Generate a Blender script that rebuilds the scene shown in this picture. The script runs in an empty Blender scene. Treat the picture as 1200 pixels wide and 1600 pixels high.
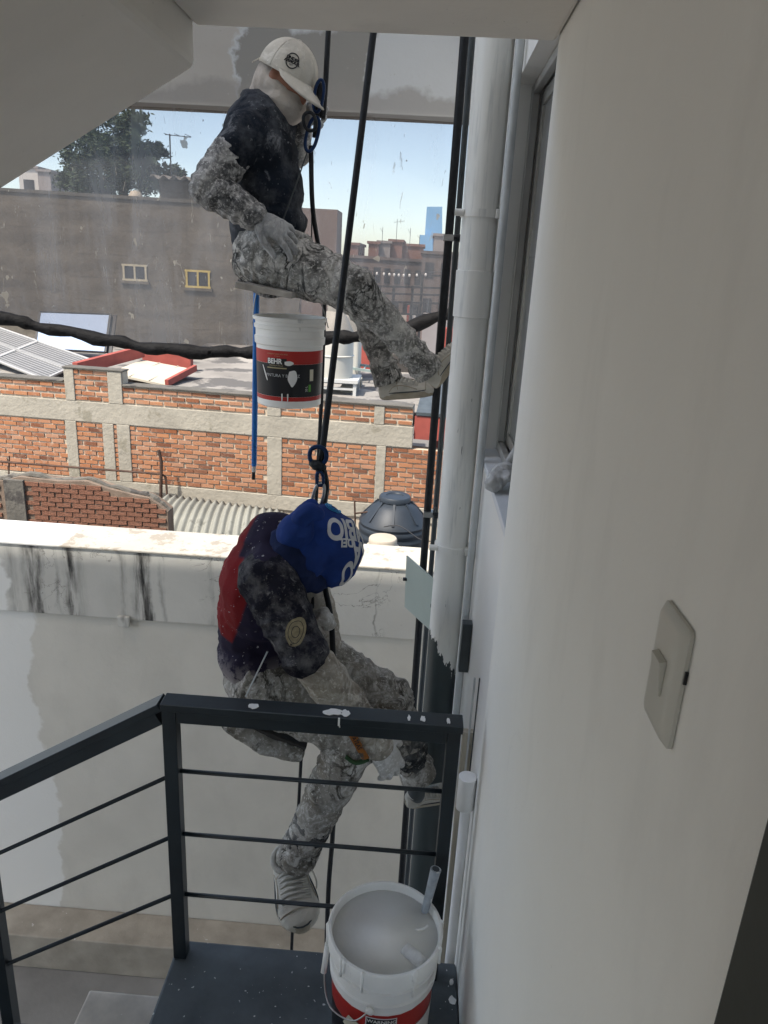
import bpy, bmesh, math, random
import numpy as np
from mathutils import Vector, Matrix
from mathutils.bvhtree import BVHTree
random.seed(7); rng = np.random.default_rng(7)
S = bpy.context.scene
C = S.collection
R = math.radians

# ------------------------------------------------------------------ camera
# world: camera at the origin, X right along the railing, Y out into the light well, Z up (metres)
YAW, PITCH, ROLL, FPX = R(2.05), R(18.4), R(3.12), 1160.0
cf = Vector((-math.sin(YAW)*math.cos(PITCH), math.cos(YAW)*math.cos(PITCH), -math.sin(PITCH)))
r0 = Vector((math.cos(YAW), math.sin(YAW), 0)); u0 = r0.cross(cf)
cr = math.cos(ROLL)*r0 + math.sin(ROLL)*u0
cu = -math.sin(ROLL)*r0 + math.cos(ROLL)*u0
cam = bpy.data.cameras.new('camera'); cam.sensor_fit = 'VERTICAL'; cam.sensor_height = 24
cam.lens = 24*FPX/1600; cam.clip_start = .02; cam.clip_end = 6000
co = bpy.data.objects.new('camera', cam); C.objects.link(co)
M = Matrix((cr, cu, -cf)).transposed().to_4x4(); co.matrix_world = M
S.camera = co

def ray(x, y): return cf + (x-600)/FPX*cr - (y-800)/FPX*cu
def at(x, y, Y): d = ray(x, y); return d*(Y/d.y)
def atx(x, y, X): d = ray(x, y); return d*(X/d.x)
def atz(x, y, Z): d = ray(x, y); return d*(Z/d.z)

# ------------------------------------------------------------------ light
SUN = Vector((-.34, -.38, .86)).normalized()
w = bpy.data.worlds.new('World'); S.world = w; w.use_nodes = True
nt = w.node_tree; sky = nt.nodes.new('ShaderNodeTexSky'); sky.sky_type = 'NISHITA'; sky.sun_disc = False
sky.sun_elevation = math.asin(SUN.z); sky.sun_rotation = math.atan2(SUN.x, SUN.y)
sky.air_density = .75; sky.dust_density = 7.5; sky.ozone_density = .7; sky.altitude = 2200
bg = nt.nodes['Background']; bg.inputs[1].default_value = .15
hz = nt.nodes.new('ShaderNodeMix'); hz.data_type = 'RGBA'; hz.blend_type = 'MULTIPLY'; hz.inputs[0].default_value = 1   # sky light tinted a little warmer, as a white balance
nt.links.new(sky.outputs[0], hz.inputs[6]); hz.inputs[7].default_value = (1.06, 1.0, .86, 1); nt.links.new(hz.outputs[2], bg.inputs[0])
sl = bpy.data.lights.new('sun', 'SUN'); sl.energy = 2.0; sl.angle = R(.53); sl.color = (1, .94, .85)
so = bpy.data.objects.new('sun', sl); C.objects.link(so); so.rotation_euler = SUN.to_track_quat('Z', 'Y').to_euler()
so.location = (0, 0, 30)
S.view_settings.view_transform = 'Standard'; S.view_settings.look = 'None'
S.view_settings.exposure = 2.0; S.view_settings.gamma = 1

# ------------------------------------------------------------------ materials
class N:
    def __init__(s, name, rough=.8, metal=0, spec=.3):
        s.m = bpy.data.materials.new(name); s.m.use_nodes = True; s.t = s.m.node_tree
        s.b = s.t.nodes['Principled BSDF']; s.b.inputs['Roughness'].default_value = rough
        s.b.inputs['Metallic'].default_value = metal; s.b.inputs['Specular IOR Level'].default_value = spec
        s.tc = s.t.nodes.new('ShaderNodeTexCoord').outputs['Object']; s._xyz = None
    def n(s, t): return s.t.nodes.new('ShaderNode'+t)
    def put(s, i, v):
        if isinstance(v, bpy.types.NodeSocket): s.t.links.new(v, i)
        elif isinstance(v, (tuple, list)): i.default_value = (*v[:3], 1) if len(i.default_value) == 4 else v
        else: i.default_value = v
    def map(s, st):
        if st == (1, 1, 1): return s.tc
        m = s.n('Mapping'); s.put(m.inputs[0], s.tc); m.inputs['Scale'].default_value = st; return m.outputs[0]
    def noise(s, scale, detail=4, rough=.55, st=(1, 1, 1), dist=0):
        n = s.n('TexNoise'); s.put(n.inputs['Vector'], s.map(st)); n.inputs['Scale'].default_value = scale
        n.inputs['Detail'].default_value = detail; n.inputs['Roughness'].default_value = rough; n.inputs['Distortion'].default_value = dist
        return n.outputs[0]
    def vor(s, scale, st=(1, 1, 1), feat='F1', out='Distance'):
        n = s.n('TexVoronoi'); n.feature = feat; s.put(n.inputs['Vector'], s.map(st)); n.inputs['Scale'].default_value = scale
        return n.outputs[out]
    def wave(s, scale, axis='Z', dist=0):
        n = s.n('TexWave'); n.bands_direction = axis; s.put(n.inputs['Vector'], s.tc); n.inputs['Scale'].default_value = scale
        n.inputs['Distortion'].default_value = dist; return n.outputs['Fac']
    def step(s, f, a, b):
        n = s.n('MapRange'); s.put(n.inputs['Value'], f); n.inputs['From Min'].default_value = a; n.inputs['From Max'].default_value = b
        return n.outputs[0]
    def ma(s, op, a, b=0.):
        n = s.n('Math'); n.operation = op; s.put(n.inputs[0], a); s.put(n.inputs[1], b); return n.outputs[0]
    def mix(s, f, a, b):
        n = s.n('Mix'); n.data_type = 'RGBA'; s.put(n.inputs['Factor'], f); s.put(n.inputs['A'], a) if 0 else None
        s.put(n.inputs[6], a); s.put(n.inputs[7], b); return n.outputs[2]
    def xyz(s):
        if s._xyz is None:
            n = s.n('SeparateXYZ'); s.put(n.inputs[0], s.tc); s._xyz = n.outputs
        return s._xyz
    def vary(s, col, amt=.15, scale=6, **k):
        f = s.noise(scale, 5, **k); lo = tuple(c*(1-amt) for c in col); hi = tuple(min(1, c*(1+amt)) for c in col)
        return s.mix(s.step(f, .3, .7), lo, hi)
    def bump(s, h, st=.3, d=.01):
        n = s.n('Bump'); n.inputs['Strength'].default_value = st; n.inputs['Distance'].default_value = d
        s.put(n.inputs['Height'], h)
        if s.b.inputs['Normal'].is_linked: s.t.links.new(s.b.inputs['Normal'].links[0].from_socket, n.inputs['Normal'])
        s.t.links.new(n.outputs[0], s.b.inputs['Normal'])
    def col(s, c): s.put(s.b.inputs['Base Color'], c); return s
    def rough(s, c): s.put(s.b.inputs['Roughness'], c); return s

def simple(name, col, rough=.7, var=.15, scale=8, bump=.15, bscale=60, bd=.004, metal=0, spec=.3, splat=None, **k):
    m = N(name, rough, metal, spec); c = m.vary(col, var, scale, **k)
    for sp in (splat or []):
        c = m.mix(m.step(m.noise(sp[1], 6, .62, st=sp[3] if len(sp) > 3 else (1, 1, 1)), sp[2], sp[2]+.04), c, sp[0])
    m.col(c)
    if bump: m.bump(m.noise(bscale, 5), bump, bd)
    return m.m

WHITE = (.87, .855, .80)
def mk_wall():
    m = N('painted_plaster', .72, 0, .22)
    c = m.vary(WHITE, .035, 1.6)
    c = m.mix(m.ma('MULTIPLY', m.step(m.noise(5, 6, .6, st=(1, 1, .35)), .55, .8), .35), c, (.62, .605, .56))
    c = m.mix(m.ma('MULTIPLY', m.step(m.noise(90, 3, .5), .76, .8), .45), c, (.3, .29, .26))
    c = m.mix(m.ma('MULTIPLY', m.step(m.noise(2.3, 7, .7, dist=1.5), .62, .68), .12), c, (.5, .47, .42))
    m.col(c); m.bump(m.noise(5, 5, .6, st=(1, 1, .5)), .5, .010); m.bump(m.noise(130, 4), .22, .003)
    return m.m
M_wall = mk_wall()
def mk_extwall():
    m = N('fresh_exterior_paint', .42, 0, .4)
    c = m.vary((.82, .81, .775), .03, 3, st=(1, 1, .3)); m.col(c)
    m.bump(m.noise(7, 3, st=(1, 1, .25)), .3, .008); m.bump(m.noise(120, 3), .12, .002); return m.m
M_ext = mk_extwall()
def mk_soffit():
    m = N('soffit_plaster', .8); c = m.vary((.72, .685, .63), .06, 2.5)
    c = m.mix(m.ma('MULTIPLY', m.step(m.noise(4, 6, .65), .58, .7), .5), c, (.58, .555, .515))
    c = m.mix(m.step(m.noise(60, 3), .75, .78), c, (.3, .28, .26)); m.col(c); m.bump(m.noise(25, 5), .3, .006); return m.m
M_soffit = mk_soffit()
def mk_far(name, base, fresh, streaks=True, fx=-2.78, crack=True):
    m = N(name, .85); X, Y, Z = m.xyz()
    c = m.vary(base, .06, 2.2)
    c = m.mix(m.ma('MULTIPLY', m.step(m.noise(3, 6, .65, st=(1, 1, .5)), .5, .75), .6), c, tuple(b*.82 for b in base))
    if crack:
        v = m.ma('ABSOLUTE', m.ma('ADD', m.noise(2.6, 6, .6, dist=.8), -.5)); k = m.ma('MULTIPLY', m.step(v, .006, .0015), m.step(m.noise(1.9, 3), .5, .56))
        c = m.mix(m.ma('MULTIPLY', k, .7), c, (.14, .13, .12))
        c = m.mix(m.step(m.noise(13, 7, .7), .68, .71), c, (.3, .29, .27))
    if streaks:
        for px, wd, st in ((52, .09, .9), (58, .035, .9), (112, .045, 1), (118, .10, .4), (222, .085, 1), (232, .03, .9), (192, .03, .5), (90, .02, .4), (255, .025, .4), (20, .05, .4), (330, .03, .3), (590, .012, .6)):
            x0 = at(px, 910, 4.6).x
            d = m.ma('ABSOLUTE', m.ma('ADD', m.ma('ADD', X, -x0), m.ma('MULTIPLY', m.ma('ADD', m.noise(5, 4), -.5), .12)))
            k = m.ma('MULTIPLY', m.step(d, wd, wd*.15), m.step(m.noise(8, 6, .65, st=(2.5, 1, .30)), .36, .58))
            c = m.mix(m.ma('MULTIPLY', k, st), c, (.035, .033, .03))
    e = m.ma('ADD', X, m.ma('MULTIPLY', m.ma('ADD', m.noise(1.6, 5, .6), -.5), .5))
    c = m.mix(m.step(e, fx+.012, fx-.012), c, fresh); m.col(c)
    m.bump(m.noise(30, 6), .35, .006); return m.m
M_band = mk_far('weathered_parapet_paint', (.49, .475, .43), (.66, .65, .61))
M_lowwall = mk_far('aged_cream_wall_paint', (.53, .505, .445), (.64, .63, .59), False, -2.62, False)
def mk_cap():
    m = N('sunlit_parapet_top', .8); X, Y, Z = m.xyz()
    c = m.vary((.40, .375, .325), .08, 4)
    c = m.mix(m.step(m.noise(5, 7, .7), .54, .58), c, (.29, .255, .205))
    c = m.mix(m.step(m.noise(18, 6, .7), .6, .64), c, (.34, .31, .26))
    e = m.ma('ADD', X, m.ma('MULTIPLY', m.ma('ADD', m.noise(4, 5), -.5), .3)); c = m.mix(m.step(e, -2.35, -2.4), c, (.58, .575, .55))
    m.col(c); m.bump(m.noise(25, 6), .4, .008); return m.m
M_cap = mk_cap()
def mk_farbeam():
    m = N('half_painted_beam', .85); X, Y, Z = m.xyz()
    c = m.vary((.33, .32, .305), .06, 2)
    nz = m.ma('MULTIPLY', m.ma('ADD', m.noise(3.5, 6, .6), -.5), .35)
    a = m.ma('ADD', X, nz); b = m.ma('ADD', Z, nz)
    inx = m.ma('MULTIPLY', m.step(a, -1.12, -1.10), m.step(a, -.36, -.40))
    g = m.ma('MULTIPLY', inx, m.step(b, 1.24, 1.20))
    c = m.mix(m.step(a, -1.14, -1.12), c, (.40, .425, .455))
    c = m.mix(g, c, (.20, .20, .195))
    c = m.mix(m.ma('MULTIPLY', m.step(b, .93, .88), .7), c, (.22, .215, .21))
    c = m.mix(m.step(m.noise(40, 4), .7, .73), c, (.3, .29, .28)); m.col(c); m.bump(m.noise(22, 6), .35, .006); return m.m
M_fbeam = mk_farbeam()
M_rail = N('dark_railing_paint', .42, 0, .5)
_c = M_rail.vary((.012, .018, .022), .25, 12)
_c = M_rail.mix(M_rail.step(M_rail.noise(16, 6, .68), .735, .75), _c, (.62, .64, .65)); M_rail.col(_c); M_rail.bump(M_rail.noise(90, 3), .12, .002); M_rail = M_rail.m
def mk_floor(name, base, spk, t=.69, sc=55):
    m = N(name, .6, 0, .35); c = m.vary(base, .3, 7)
    c = m.mix(m.step(m.noise(sc, 3, .5), t, t+.015), c, spk)
    c = m.mix(m.step(m.noise(11, 5, .6), t+.05, t+.065), c, spk)
    c = m.mix(m.ma('MULTIPLY', m.step(m.noise(3, 6, .6), .5, .75), .35), c, tuple(b*1.9 for b in base)); m.col(c); m.bump(m.noise(60, 5), .25, .004); return m.m
M_landing = mk_floor('dark_painted_landing', (.085, .098, .105), (.6, .6, .58))
M_step = mk_floor('sun_toned_concrete_step', (.52, .46, .38), (.75, .74, .72), .72, 25)  # concrete colour lightened and warmed to stand in for sun on the step
M_conc = simple('concrete', (.36, .34, .30), .9, .18, 4, .4, 30, .01, splat=[((.24, .22, .2), 3, .6)])
M_ledge = simple('splashed_mortar_ledge', (.30, .27, .22), .9, .2, 5, .4, 30, .01, splat=[((.7, .68, .64), 6, .68), ((.75, .74, .72), 22, .7)])
M_patio = simple('patio_screed', (.20, .195, .18), .9, .2, 2, .3, 25, .01)
def mk_pipe():
    m = N('brush_painted_pipe', .45, 0, .4); X, Y, Z = m.xyz()
    c = m.vary((.82, .81, .77), .05, 6, st=(3, 3, .4))
    c = m.mix(m.ma('MULTIPLY', m.step(m.noise(14, 6, .6, st=(3, 3, .25)), .55, .75), .55), c, (.36, .38, .38))
    c = m.mix(m.step(m.noise(26, 3, .5, st=(4, 4, .35)), .75, .76), c, (.03, .035, .038))
    e = m.ma('ADD', m.ma('ADD', Z, m.ma('MULTIPLY', m.ma('ADD', m.noise(26, 4, .6, st=(2, 2, .6)), -.5), .22)), m.ma('MULTIPLY', X, 1.6))
    c = m.mix(m.step(e, -1.16, -1.165), c, (.045, .058, .06)); m.col(c); m.bump(m.noise(18, 4, st=(3, 3, .3)), .25, .003); return m.m
M_pipe = mk_pipe()
M_grey = simple('painted_conduit', (.5, .52, .52), .5, .12, 10, .1)
M_dgrey = simple('dark_grey_conduit', (.055, .065, .07), .5, .2, 10, .1)
M_alu = simple('aluminium_frame', (.48, .48, .46), .38, .08, 10, .05, metal=.75)
M_alud = simple('dark_aluminium_frame', (.42, .42, .41), .42, .1, 10, .05, metal=.3)
M_blk = simple('black_rope_sheath', (.012, .014, .017), .55, .3, 60, .3, 240, .002)
M_blurope = simple('blue_anodised_steel', (.012, .03, .085), .35, .2, 30, .05, metal=.6)
M_steel = simple('worn_steel', (.35, .35, .35), .35, .15, 30, .1, metal=.9)
M_tape = simple('black_tarpaulin_hem', (.008, .008, .009), .7, .4, 14, .6, 22, .02, spec=.12)
M_plast = simple('white_bucket_plastic', (.84, .825, .78), .42, .04, 10, .08, 30, .002, splat=[((.62, .61, .58), 9, .64, (1, 1, .3))])
M_paint = N('wet_white_paint', .5, 0, .3); M_paint.col(M_paint.vary((.90, .885, .835), .02, 8)); M_paint.bump(M_paint.noise(9, 3), .35, .012); M_paint = M_paint.m
M_red = simple('red_label_print', (.42, .028, .022), .4, .08, 10, .03, splat=[((.75, .74, .72), 26, .74, (2, 2, .4))])
M_black = simple('black_label_print', (.014, .014, .016), .4, .15, 10, .03, splat=[((.75, .74, .72), 24, .76, (2, 2, .4))])
M_prwhite = simple('white_print', (.78, .77, .74), .5, .03, 10, 0)
M_prgold = simple('dull_gold_print', (.38, .32, .18), .5, .05, 10, 0)
M_prgreen = simple('green_print', (.12, .36, .06), .5, .05, 10, 0)
M_cream = simple('cream_sticker', (.6, .56, .44), .6, .05, 10, 0)
M_bluepole = simple('blue_pole', (.012, .13, .42), .35, .15, 14, .05, splat=[((.7, .72, .74), 30, .72, (2, 2, .4))])
M_switch = simple('cream_switch_plastic', (.58, .565, .50), .35, .02, 10, .03)
M_door = simple('dark_olive_door', (.028, .03, .022), .5, .1, 8, .05)
M_plate = simple('frosted_acrylic_plate', (.33, .38, .345), .3, .04, 6, .02, splat=[((.8, .8, .78), 22, .73)])
M_glassdark = N('window_glass', .08, 0, .6); M_glassdark.col((.34, .345, .34)); M_glassdark = M_glassdark.m
# cloth
def cloth(name, base, paint, amt, sc=9, dark=None, st=(1, 1, 1), rough=.92, crack=0):
    """fabric, rubbed and smeared with dried paint (amt: 0 none .. 1 nearly all); crack: dark creases breaking the dried paint"""
    m = N(name, rough, 0, .12); c = m.vary(base, .35, 7)
    if dark: c = m.mix(m.step(m.noise(sc*.5, 5, .6, dist=.6), .48, .66), c, dark)
    t = .68-.26*amt; mid = tuple(.55*a_+.45*b_ for a_, b_ in zip(base, paint))
    c = m.mix(m.step(m.noise(sc*.45, 7, .72, st), t-.14, t+.12), c, mid)
    c = m.mix(m.ma('MULTIPLY', m.step(m.noise(sc*1.3, 8, .75, st, .6), t-.03, t+.11), .85), c, paint)
    c = m.mix(m.ma('MULTIPLY', m.step(m.noise(sc*6, 5, .65), t+.05, t+.12), .8), c, tuple(min(1, v*1.12) for v in paint))
    if crack:
        r = m.ma('ABSOLUTE', m.ma('ADD', m.noise(sc*.8, 5, .6, (1, 1, .6), 1.2), -.5)); k = m.ma('MULTIPLY', m.step(r, .055, .008), m.step(m.noise(sc*.4, 3), .42, .6))
        c = m.mix(m.ma('MULTIPLY', k, crack), c, dark or (.02, .02, .02))
    m.col(c); m.bump(m.noise(26, 6, .65, st), .55, .012); m.bump(m.noise(340, 2), .3, .002); return m.m
M_jacket = cloth('navy_jacket_cloth', (.012, .016, .024), (.26, .27, .29), .34, 9)
M_sleeve = cloth('paint_crusted_sleeve', (.04, .042, .048), (.54, .53, .51), .70, 16, crack=.9)
M_trs = cloth('paint_crusted_trousers', (.09, .09, .086), (.56, .545, .51), .76, 15, dark=(.02, .021, .022), crack=.95)
M_trs2 = cloth('khaki_work_trousers', (.19, .172, .14), (.58, .56, .52), .62, 14, dark=(.055, .05, .042), crack=1)
M_trs3 = cloth('blackened_trouser_patch', (.02, .022, .024), (.36, .35, .33), .45, 14)
M_glove = cloth('grey_work_glove', (.36, .365, .37), (.54, .54, .53), .45, 20, crack=.35)
M_glove2 = cloth('paint_soaked_glove', (.42, .40, .36), (.68, .67, .65), .75, 14)
M_shoe = cloth('painted_trainer_upper', (.50, .48, .425), (.62, .60, .55), .3, 22)
M_shoe2 = cloth('worn_trainer_sole', (.34, .30, .23), (.52, .49, .43), .3, 18)
M_lace = simple('trainer_laces', (.50, .48, .43), .9, .2, 30, .2)
M_capc = cloth('off_white_cap_cloth', (.50, .47, .41), (.66, .63, .57), .45, 9)
M_facec = cloth('beige_face_cloth', (.42, .38, .34), (.52, .475, .43), .4, 9)
M_skin = simple('skin', (.30, .14, .09), .55, .1, 12, .1)
M_shirt = None
def mk_shirt():
    m = N('navy_and_red_shirt', .85, 0, .15); X, Y, Z = m.xyz()
    c = m.vary((.022, .018, .038), .3, 9)
    nz = m.ma('MULTIPLY', m.ma('ADD', m.noise(4, 3), -.5), .06)
    xx = m.ma('ADD', X, nz); zz = m.ma('ADD', Z, nz)
    # red side panel across the back and a red shoulder flash
    d1 = m.ma('ADD', m.ma('MULTIPLY', xx, 1.0), m.ma('MULTIPLY', m.ma('ADD', zz, 1.05), -.35))
    side = m.ma('MULTIPLY', m.step(d1, -.495, -.505), m.ma('MULTIPLY', m.step(zz, -.93, -.94), m.step(zz, -1.24, -1.23)))
    c = m.mix(side, c, (.17, .012, .014))
    fl = m.ma('MULTIPLY', m.step(d1, -.585, -.595), m.step(zz, -.95, -.94))
    c = m.mix(fl, c, (.15, .012, .014))
    pz = m.step(zz, -1.28, -1.36)
    c = m.mix(m.ma('MULTIPLY', m.step(m.noise(12, 7, .7), .44, .5), pz), c, (.30, .27, .27))
    c = m.mix(m.step(m.noise(60, 4, .6), .66, .69), c, (.36, .35, .36))
    c = m.mix(m.step(m.noise(15, 6, .7), .67, .69), c, (.42, .41, .41))
    m.col(c); m.bump(m.noise(18, 5), .45, .012); m.bump(m.noise(300, 2), .2, .002); return m.m
M_shirt = mk_shirt()
M_ssleeve = cloth('navy_speckled_sleeve', (.014, .014, .022), (.32, .31, .30), .27, 26)
M_forearm = cloth('paint_soaked_forearm_sleeve', (.33, .295, .24), (.60, .57, .51), .60, 11, dark=(.13, .11, .085), crack=.45)
M_hood = simple('royal_blue_hood_cloth', (.008, .032, .16), .85, .3, 8, .5, 24, .01)
M_hoodlt = simple('light_blue_print', (.05, .28, .55), .8, .1, 20, .1)
M_prgrey = simple('pale_grey_print', (.50, .50, .50), .85, .1, 30, .1)
M_orange = simple('orange_strap', (.30, .11, .025), .85, .35, 30, .3, splat=[((.10, .08, .06), 24, .56)])
M_board = simple('dark_seat_board', (.05, .045, .04), .8, .3, 10, .3, splat=[((.5, .48, .45), 14, .64)])
# background
def mk_brick():
    m = N('orange_clay_brick', .9, 0, .15)
    oi = m.n('ObjectInfo').outputs['Random']; gi = m.n('NewGeometry').outputs['Random Per Island']
    r = m.ma('FRACT', m.ma('ADD', m.ma('MULTIPLY', oi, 7.3), m.ma('MULTIPLY', gi, 5.1)))
    rp = m.n('ValToRGB'); m.put(rp.inputs[0], r); el = rp.color_ramp.elements
    el[0].color = (.22, .08, .035, 1); el[1].color = (.36, .16, .075, 1)
    for p, c in ((.1, (.13, .055, .033)), (.2, (.29, .12, .06)), (.6, (.33, .145, .07)), (.85, (.34, .18, .11))):
        e = el.new(p); e.color = (*c, 1)
    c = m.mix(m.step(m.noise(9, 5, .6), .5, .75), rp.outputs[0], (.33, .21, .145))
    c = m.mix(m.step(m.noise(40, 4), .66, .7), c, (.36, .30, .22)); m.col(c); m.bump(m.noise(60, 5), .4, .01); return m.m
M_brick = mk_brick()
M_obrick = simple('weathered_red_brick', (.19, .088, .055), .95, .45, 5, .5, 40, .02, splat=[((.05, .042, .036), 2.2, .58), ((.36, .25, .18), 6, .66)])
M_mortar = simple('pale_mortar', (.42, .355, .27), .95, .12, 8, .4, 40, .01)
M_omortar = simple('dirty_mortar', (.16, .12, .09), .95, .3, 4, .4, 40, .02)
M_bconc = simple('sunlit_rough_concrete', (.29, .265, .215), .95, .12, 1.6, .5, 12, .03, splat=[((.22, .20, .155), 2.5, .6), ((.12, .105, .085), 6, .7)])
M_oconc = simple('old_grey_concrete', (.10, .093, .08), .95, .25, 2, .5, 14, .03, splat=[((.06, .055, .05), 2, .58)])
def mk_brown():
    m = N('brown_rendered_wall', .95, 0, .1)
    c = m.vary((.128, .113, .092), .2, .8, st=(1, 1, 2.5))
    c = m.mix(m.ma('MULTIPLY', m.step(m.noise(.5, 7, .65, st=(1, 1, 4)), .5, .7), .6), c, (.088, .074, .058))
    c = m.mix(m.ma('MULTIPLY', m.step(m.noise(1.2, 7, .7, st=(3, 1, .4)), .58, .72), .55), c, (.05, .043, .035))
    c = m.mix(m.ma('MULTIPLY', m.step(m.noise(3, 6, .7), .62, .7), .4), c, (.19, .165, .13))
    z = m.xyz()[2]; jz = m.ma('FRACT', m.ma('ADD', m.ma('MULTIPLY', z, 1.7), m.ma('MULTIPLY', m.noise(.7, 3), .35)))
    c = m.mix(m.ma('MULTIPLY', m.step(jz, .90, .97), m.ma('MULTIPLY', m.step(m.noise(1.1, 5), .42, .62), .55)), c, (.05, .043, .035))
    c = m.mix(m.ma('MULTIPLY', m.step(m.noise(.9, 7, .7, st=(6, 1, .18)), .56, .68), .5), c, (.055, .047, .038))
    m.col(c); m.bump(m.wave(.55, 'Z', 2.5), .25, .05); m.bump(m.noise(5, 7, .6), .5, .06); return m.m
M_brown = mk_brown()
M_pink = simple('pinkish_render', (.17, .13, .115), .95, .12, 1, .4, 8, .03)
M_yel = simple('ochre_window_frame', (.46, .36, .12), .7, .15, 8, .1)
M_palefr = simple('pale_window_frame', (.42, .38, .28), .7, .15, 8, .1)
M_roof = simple('grey_roof_screed', (.21, .195, .175), .95, .25, .8, .3, 10, .02, splat=[((.09, .085, .08), 1.0, .52)])
M_redw = simple('red_painted_metal', (.26, .06, .045), .7, .2, 3, .2)
M_poly = simple('cream_roof_sheet', (.42, .38, .30), .7, .1, 2, .3, 6, .03)
M_solar = simple('solar_cells', (.10, .098, .096), .35, .1, 3, 0)
M_solfr = simple('panel_frame', (.40, .39, .37), .4, .05, 4, 0, metal=.3)
M_bluep = simple('pale_blue_sheet', (.20, .28, .42), .5, .08, 2, .05)
def mk_corr():
    m = N('fibre_cement_sheet', .9); c = m.vary((.20, .20, .175), .12, 1.5)
    c = m.mix(m.step(m.noise(3, 6, .65), .6, .66), c, (.15, .15, .13)); m.col(c); m.bump(m.noise(30, 4), .3, .01); return m.m
M_corr = mk_corr()
M_tankb = simple('black_tank_plastic', (.02, .026, .034), .5, .2, 3, .05, 8)
M_tankw = simple('cream_tank_plastic', (.40, .385, .34), .5, .06, 2, .05, 8)
M_tankbg = simple('beige_tank_plastic', (.38, .33, .26), .55, .1, 3, .1, 8)
M_whmet = simple('white_metal', (.42, .42, .4), .6, .1, 3, .05)
M_grn = simple('grey_green_metal', (.22, .27, .25), .6, .15, 5, .1)
M_rust = simple('rusty_steel_pipe', (.06, .035, .025), .8, .3, 8, .3)
M_leaf = simple('dark_conifer_leaf', (.035, .055, .028), .8, .45, 1.2, 0)
M_trunk = simple('tree_bark', (.07, .055, .04), .95, .2, 6, .4, 20, .03)
M_fbrown = simple('distant_brown_wall', (.15, .12, .11), .95, .2, .25, .2, 2, .1, splat=[((.10, .08, .075), .35, .55)])
M_fred = simple('distant_red_wall', (.20, .115, .095), .95, .2, .3, .2, 2, .1)
M_fgrey = simple('distant_grey_wall', (.26, .24, .235), .95, .15, .3, .2, 2, .1)
M_fwhite = simple('distant_white_wall', (.55, .54, .52), .9, .1, .3, .1, 2, .1)
M_fwin = simple('distant_window', (.035, .035, .04), .3, .2, 1, 0)
M_steelf = simple('dark_steel_fence', (.03, .03, .032), .6, .2, 4, 0)
M_tower = simple('haze_blue_tower', (.20, .42, .68), .35, .05, .02, 0)  # blue of the hazy distance is put into the tower's colour
M_ground = simple('city_ground', (.16, .15, .14), .95, .25, .05, 0)
M_bldg = simple('building_mass_plaster', (.62, .61, .58), .9, .05, .5, 0)

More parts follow.
